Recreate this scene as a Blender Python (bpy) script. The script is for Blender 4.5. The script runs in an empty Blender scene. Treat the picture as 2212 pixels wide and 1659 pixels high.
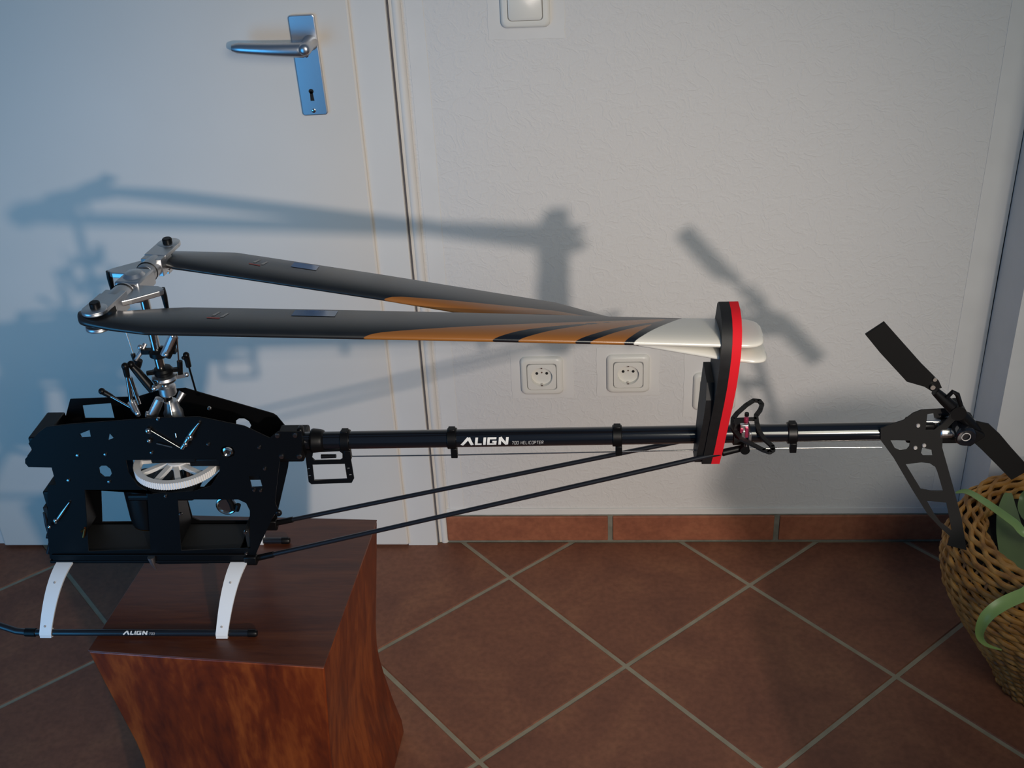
import bpy, bmesh, math, random
from mathutils import Vector, Matrix, Euler
random.seed(4)
S = bpy.context.scene
COL = S.collection
V = Vector
pi = math.pi

# ---------------------------------------------------------------- camera, world, lights, exposure
cam_data = bpy.data.cameras.new('camera')
cam = bpy.data.objects.new('camera', cam_data)
COL.objects.link(cam)
S.camera = cam
cam_data.sensor_fit = 'HORIZONTAL'
cam_data.sensor_width = 36
cam_data.lens = 41.3368
cam_data.clip_start = 0.02
cam.matrix_world = Matrix(((0.997431, 0.011522, 0.070702, 0.198133),
                           (0.055309, 0.503355, -0.862308, -1.955038),
                           (-0.045523, 0.864003, 0.501424, 1.514034),
                           (0, 0, 0, 1)))

world = bpy.data.worlds.new('world')
S.world = world
world.use_nodes = True
wbg = world.node_tree.nodes['Background']
wbg.inputs[0].default_value = (0.35, 0.60, 1.0, 1)
wbg.inputs[1].default_value = 0.13

def light(name, kind, loc, color, energy, **kw):
    d = bpy.data.lights.new(name, kind)
    d.color = color
    d.energy = energy
    for k, v in kw.items():
        setattr(d, k, v)
    o = bpy.data.objects.new(name, d)
    o.location = loc
    COL.objects.link(o)
    return o

lamp = light('room_lamp', 'SPOT', (1.11, -3.23, 1.48), (1.0, 0.87, 0.78), 180, shadow_soft_size=0.045, spot_size=math.radians(39), spot_blend=1.0)
lamp.rotation_euler = (V((-0.04, 0.0, 0.38)) - V(lamp.location)).to_track_quat('-Z', 'Y').to_euler()
win = light('window_daylight', 'AREA', (-1.3, -1.6, 0.55), (0.07, 0.47, 1.0), 3.7, shape='RECTANGLE', size=0.8, size_y=1.1)
win.rotation_euler = (V((-0.62, -0.1, 0.52)) - V(win.location)).to_track_quat('-Z', 'Y').to_euler()
win.data.spread = math.radians(105)
fill_l = light('added_fill_light', 'AREA', (1.0, -2.6, 2.0), (1.0, 0.97, 0.82), 6.2, shape='DISK', size=1.1)  # added soft fill for the right side, stands for no fixture
fill_l.rotation_euler = (V((0.2, 0.0, 0.3)) - V(fill_l.location)).to_track_quat('-Z', 'Y').to_euler()
fill_l.data.spread = math.radians(90)

S.view_settings.view_transform = 'Standard'
S.view_settings.look = 'None'
S.view_settings.exposure = 0.0
S.view_settings.gamma = 1.0
S.view_settings.use_curve_mapping = False

# ---------------------------------------------------------------- materials
def mat(name, color, rough=0.5, metal=0.0, coat=0.0, spec=None):
    m = bpy.data.materials.new(name)
    m.use_nodes = True
    b = m.node_tree.nodes['Principled BSDF']
    b.inputs['Base Color'].default_value = (*color, 1)
    b.inputs['Roughness'].default_value = rough
    b.inputs['Metallic'].default_value = metal
    b.inputs['Coat Weight'].default_value = coat
    b.inputs['Coat Roughness'].default_value = 0.08
    if spec is not None:
        b.inputs['Specular IOR Level'].default_value = spec
    return m

def nd(m, t, **kw):
    n = m.node_tree.nodes.new(t)
    for k, v in kw.items():
        if k in n.inputs:
            n.inputs[k].default_value = v
        else:
            setattr(n, k, v)
    return n

def lk(m, a, b):
    m.node_tree.links.new(a, b)

def mapping(m, scale=(1, 1, 1), rot=(0, 0, 0)):
    t = nd(m, 'ShaderNodeTexCoord')
    mp = nd(m, 'ShaderNodeMapping')
    mp.inputs['Scale'].default_value = scale
    mp.inputs['Rotation'].default_value = rot
    lk(m, t.outputs['Object'], mp.inputs['Vector'])
    return mp.outputs['Vector']

def ramp(m, src, stops):
    r = nd(m, 'ShaderNodeValToRGB')
    el = r.color_ramp.elements
    while len(el) < len(stops):
        el.new(0.5)
    for e, (p, c) in zip(el, stops):
        e.position = p
        e.color = (*c, 1) if len(c) == 3 else c
    lk(m, src, r.inputs[0])
    return r.outputs[0]

def bump(m, src, strength, dist):
    b = nd(m, 'ShaderNodeBump')
    b.inputs['Strength'].default_value = strength
    b.inputs['Distance'].default_value = dist
    lk(m, src, b.inputs['Height'])
    lk(m, b.outputs[0], m.node_tree.nodes['Principled BSDF'].inputs['Normal'])
    return b

def noise_mat(name, stops, scale=5, detail=4, rough=0.6, map_scale=(1, 1, 1), bump_s=0.0, bump_d=0.001, distortion=0.0, bump_scale=None, coat=0.0, metal=0.0):
    m = mat(name, stops[0][1], rough, metal, coat)
    v = mapping(m, map_scale)
    n = nd(m, 'ShaderNodeTexNoise')
    n.inputs['Scale'].default_value = scale
    n.inputs['Detail'].default_value = detail
    n.inputs['Distortion'].default_value = distortion
    lk(m, v, n.inputs['Vector'])
    lk(m, ramp(m, n.outputs['Fac'], stops), m.node_tree.nodes['Principled BSDF'].inputs['Base Color'])
    if bump_s:
        if bump_scale:
            n2 = nd(m, 'ShaderNodeTexNoise')
            n2.inputs['Scale'].default_value = bump_scale
            n2.inputs['Detail'].default_value = 3
            lk(m, v, n2.inputs['Vector'])
            bump(m, n2.outputs['Fac'], bump_s, bump_d)
        else:
            bump(m, n.outputs['Fac'], bump_s, bump_d)
    return m

def grey(v):
    return (v, v, v)

# rough scratch plaster on the wall
M_wall = mat('scratch_plaster', (0.66, 0.645, 0.625), 0.9, spec=0.2)
_v = mapping(M_wall)
_n = nd(M_wall, 'ShaderNodeTexNoise', Scale=34.0, Detail=3.5, Distortion=0.9)
lk(M_wall, _v, _n.inputs['Vector'])
_r = ramp(M_wall, _n.outputs['Fac'], [(0.44, grey(0)), (0.485, grey(0.9)), (0.52, grey(1)), (0.56, grey(0.25)), (0.62, grey(0))])
_n2 = nd(M_wall, 'ShaderNodeTexNoise', Scale=190.0, Detail=3.0)
lk(M_wall, _v, _n2.inputs['Vector'])
_n3 = nd(M_wall, 'ShaderNodeTexNoise', Scale=70.0, Detail=2.0)
lk(M_wall, _v, _n3.inputs['Vector'])
_m3 = nd(M_wall, 'ShaderNodeMath', operation='MULTIPLY')
lk(M_wall, _r, _m3.inputs[0])
lk(M_wall, _n3.outputs['Fac'], _m3.inputs[1])
_a = nd(M_wall, 'ShaderNodeMath', operation='MULTIPLY_ADD')
lk(M_wall, _n2.outputs['Fac'], _a.inputs[0])
_a.inputs[1].default_value = 0.9
lk(M_wall, _m3.outputs[0], _a.inputs[2])
bump(M_wall, _a.outputs[0], 0.42, 0.0016)

M_patch = noise_mat('smooth_plaster', [(0.3, (0.66, 0.645, 0.62)), (0.7, (0.70, 0.685, 0.66))], 14, 3, 0.85, bump_s=0.25, bump_d=0.0008, bump_scale=60)
M_door = noise_mat('cream_door_paint', [(0.3, (0.68, 0.625, 0.555)), (0.7, (0.71, 0.655, 0.585))], 4, 3, 0.42, bump_s=0.08, bump_d=0.0006, bump_scale=40)
M_frame = noise_mat('white_frame_paint', [(0.3, (0.67, 0.645, 0.61)), (0.7, (0.71, 0.685, 0.64))], 5, 3, 0.5)
M_gap = mat('dark_joint', (0.10, 0.10, 0.12), 0.9)
M_grout = noise_mat('grey_grout', [(0.3, (0.15, 0.145, 0.115)), (0.7, (0.22, 0.21, 0.17))], 60, 4, 0.95, bump_s=0.4, bump_d=0.001)
M_sub = noise_mat('grout_bed', [(0.3, (0.235, 0.21, 0.15)), (0.7, (0.31, 0.28, 0.205))], 30, 4, 0.95, bump_s=0.3, bump_d=0.0006)

def terracotta(name, a, b, c):
    m = mat(name, a, 0.55, spec=0.35)
    info = nd(m, 'ShaderNodeObjectInfo')
    t = nd(m, 'ShaderNodeTexCoord')
    off = nd(m, 'ShaderNodeVectorMath', operation='ADD')
    sc = nd(m, 'ShaderNodeVectorMath', operation='SCALE')
    lk(m, info.outputs['Location'], sc.inputs[0])
    sc.inputs['Scale'].default_value = 3.7
    lk(m, t.outputs['Object'], off.inputs[0])
    lk(m, sc.outputs[0], off.inputs[1])
    n = nd(m, 'ShaderNodeTexNoise', Scale=7.0, Detail=6.0, Roughness=0.62, Distortion=0.6)
    lk(m, off.outputs[0], n.inputs['Vector'])
    col = ramp(m, n.outputs['Fac'], [(0.30, a), (0.5, b), (0.72, c)])
    sp = nd(m, 'ShaderNodeTexNoise', Scale=95.0, Detail=2.0)
    lk(m, off.outputs[0], sp.inputs['Vector'])
    mx = nd(m, 'ShaderNodeMixRGB', blend_type='MULTIPLY')
    mx.inputs[0].default_value = 0.55
    lk(m, col, mx.inputs[1])
    lk(m, ramp(m, sp.outputs['Fac'], [(0.3, grey(0.72)), (0.65, grey(1.1))]), mx.inputs[2])
    lk(m, mx.outputs[0], m.node_tree.nodes['Principled BSDF'].inputs['Base Color'])
    bump(m, n.outputs['Fac'], 0.25, 0.002)
    return m

M_tile = terracotta('terracotta_tile', (0.155, 0.062, 0.038), (0.20, 0.080, 0.046), (0.255, 0.108, 0.058))
M_skirt = terracotta('terracotta_skirting', (0.22, 0.075, 0.042), (0.30, 0.105, 0.055), (0.36, 0.14, 0.07))

def wood(name, scale, c1, c2, c3, rough):
    m = mat(name, c1, rough, coat=0.35)
    m.node_tree.nodes['Principled BSDF'].inputs['Coat Roughness'].default_value = 0.28
    v = mapping(m, scale)
    n = nd(m, 'ShaderNodeTexNoise', Scale=2.2, Detail=5.0, Distortion=1.3, Roughness=0.6)
    lk(m, v, n.inputs['Vector'])
    w = nd(m, 'ShaderNodeTexNoise', Scale=16.0, Detail=4.0, Distortion=0.4)
    lk(m, v, w.inputs['Vector'])
    mx = nd(m, 'ShaderNodeMixRGB', blend_type='MIX')
    mx.inputs[0].default_value = 0.35
    lk(m, n.outputs['Fac'], mx.inputs[1])
    lk(m, w.outputs['Fac'], mx.inputs[2])
    lk(m, ramp(m, mx.outputs[0], [(0.36, c1), (0.5, c2), (0.64, c3)]), m.node_tree.nodes['Principled BSDF'].inputs['Base Color'])
    bump(m, w.outputs['Fac'], 0.12, 0.0008)
    return m

M_wood_top = wood('reddish_wood_top', (1.5, 14, 14), (0.050, 0.011, 0.0045), (0.080, 0.020, 0.007), (0.105, 0.030, 0.011), 0.45)
M_wood_side = wood('reddish_wood_side', (5, 5, 1.3), (0.070, 0.009, 0.002), (0.150, 0.022, 0.003), (0.29, 0.060, 0.009), 0.42)

M_carbon = mat('black_carbon_plate', (0.0025, 0.0025, 0.003), 0.45, spec=0.16)
M_fin = mat('matt_carbon_plate', (0.011, 0.011, 0.011), 0.6, spec=0.3)
M_plastic = mat('black_plastic', (0.0035, 0.0035, 0.004), 0.38, spec=0.25)
M_boom = mat('black_anodised_boom', (0.006, 0.007, 0.010), 0.16, coat=0.7)
M_rod = mat('black_carbon_rod', (0.008, 0.009, 0.013), 0.35, coat=0.3)
M_steel = mat('polished_steel', (0.62, 0.60, 0.57), 0.17, 1.0)
M_alu = noise_mat('satin_silver_aluminium', [(0.3, (0.66, 0.66, 0.67)), (0.7, (0.74, 0.74, 0.75))], 30, 2, 0.36, metal=1.0)
M_handle = mat('brushed_handle_metal', (0.55, 0.57, 0.61), 0.34, 1.0)
M_brass = mat('copper_windings', (0.45, 0.22, 0.07), 0.35, 1.0)
M_magenta = mat('red_anodised_metal', (0.45, 0.05, 0.12), 0.35, 0.6)
M_white = mat('white_nylon', (0.80, 0.79, 0.78), 0.45)
M_strut = mat('white_painted_strut', (0.80, 0.80, 0.80), 0.4)
M_letter = mat('white_print', (0.75, 0.73, 0.70), 0.5)
M_letter_dim = mat('silver_print', (0.40, 0.38, 0.37), 0.5)
M_mark_red = mat('red_print', (0.35, 0.06, 0.05), 0.5)
M_foam = noise_mat('black_foam', [(0.3, (0.005, 0.005, 0.0055)), (0.7, (0.009, 0.009, 0.010))], 90, 3, 0.6, bump_s=0.2, bump_d=0.0005)
M_red = mat('red_foam', (0.72, 0.012, 0.022), 0.75, spec=0.2)
M_cream = mat('cream_switch_plastic', (0.74, 0.72, 0.66), 0.30)
M_dark = mat('hole_black', (0.01, 0.01, 0.01), 0.9)
M_seam = mat('grey_seam', (0.22, 0.22, 0.22), 0.8)  # grey plate in the gap inside the cover frame
M_blade = noise_mat('painted_carbon_blade', [(0.3, (0.0065, 0.0065, 0.007)), (0.7, (0.011, 0.011, 0.0115))], 25, 3, 0.34, coat=0.8)
M_blade.node_tree.nodes['Principled BSDF'].inputs['Coat Roughness'].default_value = 0.22
_b = M_blade.node_tree.nodes['Principled BSDF']
_cur = _b.inputs['Base Color'].links[0].from_socket
_gl = None
for _nm, _c in (('paint_orange', (0.31, 0.115, 0.022)), ('paint_black', (0.006, 0.006, 0.008)), ('paint_white', (0.74, 0.71, 0.64))):
    _at = nd(M_blade, 'ShaderNodeAttribute', attribute_name=_nm)
    _mr = nd(M_blade, 'ShaderNodeMapRange')
    _mr.inputs['From Min'].default_value = -0.0006
    _mr.inputs['From Max'].default_value = 0.0006
    lk(M_blade, _at.outputs['Fac'], _mr.inputs['Value'])
    _mx = nd(M_blade, 'ShaderNodeMixRGB')
    lk(M_blade, _mr.outputs[0], _mx.inputs[0])
    lk(M_blade, _cur, _mx.inputs[1])
    _mx.inputs[2].default_value = (*_c, 1)
    _cur = _mx.outputs[0]
    if _gl is None: _gl = _mr.outputs[0]
lk(M_blade, _cur, _b.inputs['Base Color'])
_mr = nd(M_blade, 'ShaderNodeMapRange')
_mr.inputs['To Min'].default_value = 0.40
_mr.inputs['To Max'].default_value = 0.22
lk(M_blade, _gl, _mr.inputs['Value'])
lk(M_blade, _mr.outputs[0], _b.inputs['Roughness'])
M_foil = mat('sky_tinted_foil', (0.20, 0.27, 0.38), 0.12, 1.0)  # blue sky reflection put into the label's base colour
M_tail_blade = mat('black_tail_blade', (0.0035, 0.0035, 0.0035), 0.5, spec=0.25)
M_wicker = noise_mat('wicker_willow', [(0.3, (0.20, 0.080, 0.016)), (0.5, (0.36, 0.165, 0.035)), (0.7, (0.52, 0.27, 0.07))], 35, 4, 0.55, bump_s=0.3, bump_d=0.001)
M_stake = noise_mat('wicker_stake_dark', [(0.3, (0.12, 0.055, 0.02)), (0.7, (0.2, 0.1, 0.035))], 35, 3, 0.7)
M_leaf = noise_mat('grey_green_leaf', [(0.3, (0.085, 0.125, 0.05)), (0.7, (0.14, 0.20, 0.075))], 12, 3, 0.45)
M_leaf2 = noise_mat('bright_green_leaf', [(0.3, (0.17, 0.26, 0.07)), (0.7, (0.25, 0.36, 0.12))], 12, 3, 0.4)
M_soil = noise_mat('dark_soil', [(0.3, (0.015, 0.011, 0.008)), (0.7, (0.04, 0.03, 0.02))], 60, 4, 0.95, bump_s=0.8, bump_d=0.004)
M_chair = wood('brown_chair_wood', (6, 6, 1.5), (0.10, 0.04, 0.015), (0.16, 0.07, 0.025), (0.22, 0.1, 0.04), 0.45)

# ---------------------------------------------------------------- mesh helpers
def frame_of(d):
    d = V(d).normalized()
    u = V((0, 0, 1)) if abs(d.z) < 0.9 else V((1, 0, 0))
    a = d.cross(u).normalized()
    return a, d.cross(a).normalized()

class MB:
    def __init__(s):
        s.v = []; s.f = []; s.mi = []
    def add(s, vs, fs, mi=0):
        o = len(s.v)
        s.v += [tuple(p) for p in vs]
        s.f += [tuple(i + o for i in f) for f in fs]
        s.mi += [mi] * len(fs)
        return s
    def box(s, c, size, R=None, mi=0):
        c = V(c); h = V(size) / 2
        vs = []
        for x in (-1, 1):
            for y in (-1, 1):
                for z in (-1, 1):
                    p = V((x * h.x, y * h.y, z * h.z))
                    vs.append(c + (R @ p if R else p))
        return s.add(vs, [(0, 1, 3, 2), (4, 6, 7, 5), (0, 4, 5, 1), (2, 3, 7, 6), (0, 2, 6, 4), (1, 5, 7, 3)], mi)
    def boxd(s, a, b, w, h, mi=0):           # bar from a to b, width w across, height h
        a, b = V(a), V(b)
        d = (b - a)
        L = d.length; d.normalize()
        up = V((0, 0, 1)) if abs(d.z) < 0.95 else V((1, 0, 0))
        side = up.cross(d).normalized(); up = d.cross(side)
        R = Matrix((d, side, up)).transposed()
        return s.box((a + b) / 2, (L, w, h), R, mi)
    def tube(s, a, b, r1, r2=None, n=14, mi=0):
        return s.path([a, b], [r1, r1 if r2 is None else r2], n, mi)
    def path(s, pts, r, n=10, mi=0, closed=False):
        pts = [V(p) for p in pts]
        if not isinstance(r, (list, tuple)):
            r = [r] * len(pts)
        m = len(pts)
        vs = []
        a = None
        for i, p in enumerate(pts):
            if closed:
                t = pts[(i + 1) % m] - pts[i - 1]
            else:
                t = pts[min(i + 1, m - 1)] - pts[max(i - 1, 0)]
            t.normalize()
            if a is None:
                a, b = frame_of(t)
            else:
                a = (a - t * a.dot(t)).normalized(); b = t.cross(a)
            for k in range(n):
                q = 2 * pi * k / n
                vs.append(p + (a * math.cos(q) + b * math.sin(q)) * r[i])
        fs = []
        for i in range(m if closed else m - 1):
            j = (i + 1) % m
            for k in range(n):
                l = (k + 1) % n
                fs.append((i * n + k, i * n + l, j * n + l, j * n + k))
        if not closed:
            fs.append(tuple(reversed(range(n))))
            fs.append(tuple(range((m - 1) * n, m * n)))
        return s.add(vs, fs, mi)
    def lathe(s, c, prof, n=32, axis='z', mi=0):  # prof: (r, h) list along axis
        c = V(c); vs = []; fs = []
        ax = {'x': (V((0, 1, 0)), V((0, 0, 1)), V((1, 0, 0))), 'y': (V((0, 0, 1)), V((1, 0, 0)), V((0, 1, 0))), 'z': (V((1, 0, 0)), V((0, 1, 0)), V((0, 0, 1)))}[axis] if isinstance(axis, str) else axis
        for r, h in prof:
            for k in range(n):
                q = 2 * pi * k / n
                vs.append(c + ax[0] * (r * math.cos(q)) + ax[1] * (r * math.sin(q)) + ax[2] * h)
        for i in range(len(prof) - 1):
            for k in range(n):
                l = (k + 1) % n
                fs.append((i * n + k, i * n + l, (i + 1) * n + l, (i + 1) * n + k))
        fs.append(tuple(reversed(range(n))))
        fs.append(tuple(range((len(prof) - 1) * n, len(prof) * n)))
        return s.add(vs, fs, mi)
    def ball(s, c, r, n=12, mi=0):
        prof = [(max(1e-5, r * math.sin(pi * i / 8)), -r * math.cos(pi * i / 8)) for i in range(9)]
        return s.lathe(c, prof, n, 'z', mi)
    def torus(s, c, R, r, axis='z', n=32, k=8, mi=0):
        ax = {'x': ((0, 1, 0), (0, 0, 1)), 'y': ((0, 0, 1), (1, 0, 0)), 'z': ((1, 0, 0), (0, 1, 0))}[axis]
        c = V(c)
        return s.path([c + V(ax[0]) * R * math.cos(2 * pi * i / n) + V(ax[1]) * R * math.sin(2 * pi * i / n) for i in range(n)], r, k, mi, closed=True)
    def prism(s, poly, f, a, b, mi=0):       # poly of 2d points, f(u, v, w) -> 3d, between w = a and w = b
        n = len(poly)
        vs = [f(u, v, a) for u, v in poly] + [f(u, v, b) for u, v in poly]
        fs = [tuple(range(n)), tuple(reversed(range(n, 2 * n)))]
        fs += [(i, i + n, (i + 1) % n + n, (i + 1) % n) for i in range(n)]
        return s.add(vs, fs, mi)
    def build(s, name, m, parent=None, smooth=35, bevel=0.0, loc=None):
        me = bpy.data.meshes.new(name)
        me.from_pydata(s.v, [], s.f)
        bm = bmesh.new(); bm.from_mesh(me)
        bmesh.ops.recalc_face_normals(bm, faces=bm.faces)
        bm.to_mesh(me); bm.free()
        ms = m if isinstance(m, (list, tuple)) else [m]
        for x in ms:
            me.materials.append(x)
        if len(ms) > 1:
            me.polygons.foreach_set('material_index', s.mi)
        if smooth:
            me.polygons.foreach_set('use_smooth', [True] * len(me.polygons))
            me.set_sharp_from_angle(angle=math.radians(smooth))
        o = bpy.data.objects.new(name, me)
        COL.objects.link(o)
        if parent: o.parent = parent
        if loc: o.location = loc
        if bevel:
            b = o.modifiers.new('bevel', 'BEVEL')
            b.width = bevel; b.segments = 2; b.limit_method = 'ANGLE'; b.angle_limit = math.radians(40)
        return o

def link_mesh(name, me, parent=None, loc=(0, 0, 0), rot=(0, 0, 0)):
    o = bpy.data.objects.new(name, me)
    COL.objects.link(o)
    o.parent = parent; o.location = loc; o.rotation_euler = rot
    return o

def plate(name, outer, holes, y, th, m, parent, kind='xz', bevel=0.0):
    """flat cut plate with holes; outline in (x, z) at depth y, or in (x, y) at height y when kind is 'xy'"""
    cu = bpy.data.curves.new(name, 'CURVE')
    cu.dimensions = '2D'; cu.fill_mode = 'BOTH'; cu.extrude = th / 2
    for ring in [outer] + holes:
        sp = cu.splines.new('POLY')
        sp.points.add(len(ring) - 1)
        for p, q in zip(sp.points, ring):
            p.co = (q[0], q[1], 0, 1)
        sp.use_cyclic_u = True
    tmp = bpy.data.objects.new('tmp_plate', cu)
    me = bpy.data.meshes.new_from_object(tmp)
    bpy.data.objects.remove(tmp)
    me.name = name
    for v in me.vertices:
        x, z, w = v.co
        v.co = (x, y + w, z) if kind == 'xz' else (x, z, y + w)
    bm = bmesh.new(); bm.from_mesh(me)
    bmesh.ops.remove_doubles(bm, verts=bm.verts, dist=1e-6)
    bmesh.ops.recalc_face_normals(bm, faces=bm.faces)
    bm.to_mesh(me); bm.free()
    me.materials.clear(); me.materials.append(m)
    o = bpy.data.objects.new(name, me)
    COL.objects.link(o)
    o.parent = parent
    return o

def circle(cx, cy, r, n=20, ry=None):
    ry = ry or r
    return [(cx + r * math.cos(2 * pi * i / n), cy + ry * math.sin(2 * pi * i / n)) for i in range(n)]

def rrect(cx, cy, w, h, r, n=5):
    out = []
    for sx, sy, a0 in ((1, 1, 0), (-1, 1, 90), (-1, -1, 180), (1, -1, 270)):
        for i in range(n + 1):
            a = math.radians(a0 + 90 * i / n)
            out.append((cx + sx * (w / 2 - r) + r * math.cos(a), cy + sy * (h / 2 - r) + r * math.sin(a)))
    return out

def tag(o, label=None, cat=None, group=None, kind=None):
    if label: o['label'] = label
    if cat: o['category'] = cat
    if group: o['group'] = group
    if kind: o['kind'] = kind
    return o

def empty(name, loc, rz=0):
    o = bpy.data.objects.new(name, None)
    o.empty_display_size = 0.05
    o.location = loc; o.rotation_euler = (0, 0, rz)
    COL.objects.link(o)
    return o

XZ = lambda u, v, w: (u, w, v)
XYm = lambda u, v, w: (u, v, w)

# ---------------------------------------------------------------- the setting
CORNER = 0.918
b = MB(); b.box((-0.65, 0.06, 1.3), (3.3, 0.12, 2.6))
b.box((1.45, 0.06, 1.3), (1.1, 0.12, 2.6))
wall = tag(b.build('wall_back', M_wall, smooth=0), 'off-white wall with scratched plaster relief behind the model helicopter', kind='structure')
b = MB(); b.box((CORNER + 0.35, -0.062, 1.3), (0.7, 0.124, 2.6))
pil = tag(b.build('wall_right', M_patch, smooth=0), 'pale projecting wall corner at the right edge', kind='structure')

# smooth plaster strip beside the door frame and smooth squares round the wall fittings
def patch(x0, x1, z0, z1, seed):
    rnd = random.Random(seed)
    pts = []
    n = 9
    for i in range(n): pts.append((x0 + (x1 - x0) * i / n, z0 + rnd.uniform(-.0012, .0012)))
    for i in range(n): pts.append((x1 + rnd.uniform(-.0012, .0012), z0 + (z1 - z0) * i / n))
    for i in range(n): pts.append((x1 - (x1 - x0) * i / n, z1 + rnd.uniform(-.0012, .0012)))
    for i in range(n): pts.append((x0 + rnd.uniform(-.0012, .0012), z1 - (z1 - z0) * i / n))
    m = MB(); m.prism(pts, XZ, 0.001, -0.0009)
    return m.build('plaster_patch', M_patch, wall, smooth=0, bevel=0.0005)
patch(-0.104, -0.074, 0.07, 2.4, 1)
patch(CORNER - 0.055, CORNER - 0.001, 0.07, 2.4, 2)
SOCK = [(0.0962, 0.3975), (0.2606, 0.3995), (0.425, 0.3985)]
patch(SOCK[0][0] - .0600, SOCK[0][0] + .0600, SOCK[0][1] - .052, SOCK[0][1] + .054, 3)
patch(SOCK[1][0] - .0600, SOCK[1][0] + .0590, SOCK[1][1] - .051, SOCK[1][1] + .054, 4)
patch(SOCK[2][0] - .0590, SOCK[2][0] + .0590, SOCK[2][1] - .100, SOCK[2][1] + .054, 5)
patch(0.029, 0.155, 1.033, 1.16, 6)

# floor: grout bed plus separate diagonal terracotta tiles
b = MB(); b.box((0, -1.8, -0.0268), (4.6, 3.84, 0.05))
floor = tag(b.build('floor', M_sub, smooth=0), 'terracotta tiled floor laid diagonally with grey joints', kind='structure')
T = 0.335
ang = -0.8329
ux, uy = math.cos(ang), math.sin(ang)
vx, vy = uy, -ux
ox, oy = 0.0222, -0.1201
J = 0.0037
full_tile = None
def clip_y(poly, ymax):
    out = []
    for i in range(len(poly)):
        a, c = poly[i], poly[(i + 1) % len(poly)]
        ia, ic = a[1] <= ymax, c[1] <= ymax
        if ia: out.append(a)
        if ia != ic:
            t = (ymax - a[1]) / (c[1] - a[1])
            out.append((a[0] + (c[0] - a[0]) * t, ymax))
    return out
def tile_mesh(poly):
    n = len(poly)
    cx = sum(p[0] for p in poly) / n; cy = sum(p[1] for p in poly) / n
    me = MB()
    top = []
    for x, y in poly:
        dx, dy = x - cx, y - cy
        L = math.hypot(dx, dy) or 1
        top.append((x - dx / L * 0.003, y - dy / L * 0.003, 0.0))
    mid = [(x, y, -0.002) for x, y in poly]
    low = [(x, y, -0.012) for x, y in poly]
    vs = top + mid + low
    fs = [tuple(range(n))]
    for r in (0, n):
        fs += [(r + i, r + (i + 1) % n, r + n + (i + 1) % n, r + n + i) for i in range(n)]
    me.add(vs, fs)
    return me
corners = [(J, J), (T - J, J), (T - J, T - J), (J, T - J)]
for i in range(-9, 14):
    for j in range(-8, 15):
        cxm = ox + (i + .5) * T * ux + (j + .5) * T * vx
        cym = oy + (i + .5) * T * uy + (j + .5) * T * vy
        if not (-1.75 < cxm < 1.75 and -2.9 < cym < 0.24):
            continue
        poly = [(ox + (i * T + a) * ux + (j * T + c) * vx, oy + (i * T + a) * uy + (j * T + c) * vy) for a, c in corners]
        lim = -0.0075
        if max(p[1] for p in poly) > lim:
            pc = clip_y(poly, lim)
            if len(pc) < 3 or min(p[1] for p in pc) > lim - 0.012:
                continue
            cx = sum(p[0] for p in pc) / len(pc); cy = sum(p[1] for p in pc) / len(pc)
            tile_mesh([(x - cx, y - cy) for x, y in pc]).build('tile', M_tile, floor, smooth=0, loc=(cx, cy, 0))
        else:
            if full_tile is None:
                full_tile = tile_mesh([(x - cxm, y - cym) for x, y in poly]).build('tile', M_tile, floor, smooth=0, loc=(cxm, cym, 0))
            else:
                link_mesh('tile', full_tile.data, floor, (cxm, cym, random.uniform(-.0004, .0004)))

# skirting of cut tiles
def skirting(name, spans, label):
    x0 = min(s_[0] for s_ in spans); x1 = max(s_[1] for s_ in spans)
    g = MB(); g.box(((x0 + x1) / 2, -0.0025, 0.034), (x1 - x0 + 0.012, 0.007, 0.068))
    g = tag(g.build(name, M_grout, smooth=0), label, kind='structure')
    for a, c, h in spans:
        t = MB(); t.box((0, 0, 0), (c - a, 0.009, h - 0.006))
        t.build('skirting_tile', M_skirt, g, smooth=0, bevel=0.0018, loc=((a + c) / 2, -0.0055, 0.006 + (h - 0.006) / 2))
    return g
skirting('baseboard_back', [(-0.1125, 0.2205, 0.0665), (0.2305, 0.5570, 0.0665), (0.5680, 0.9030, 0.0665)], 'skirting of terracotta tile strips along the back wall')
skirting('baseboard_left', [(-1.7, -1.43, 0.066), (-1.415, -1.085, 0.066)], 'skirting of terracotta tiles left of the door')
g = MB()
rnd = random.Random(3)
pts = [( -0.117 + i * 0.03, 0.0655 + rnd.uniform(0, .0022)) for i in range(35)]
g.prism(pts + [(p[0], 0.082) for p in reversed(pts)], XZ, 0.0, -0.0035)
tag(g.build('trim_1', M_patch, wall, smooth=0, bevel=0.0008), kind='structure')

# door frame and door leaf
g = MB()
g.box((-0.1645, -0.008, 1.03), (0.061, 0.020, 2.06))
g.box((-1.09, -0.004, 1.03), (0.040, 0.010, 2.06))
fr = tag(g.build('trim_2', M_frame, smooth=0, bevel=0.0015), 'white painted door frame beside the door', kind='structure')
g = MB(); g.box((-0.1323, -0.003, 1.03), (0.0022, 0.008, 2.06)); g.build('frame_joint', M_gap, fr, smooth=0)
g = MB()
g.path([(-0.1195, -0.0015, 0.0), (-0.1195, -0.0015, 2.06)], 0.0085, 12)
g.build('frame_bead', M_frame, fr)
g = MB(); g.box((-0.122, -0.0025, 1.03), (0.018, 0.009, 2.06)); g.build('frame_edge', M_frame, fr, smooth=0, bevel=0.001)

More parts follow.
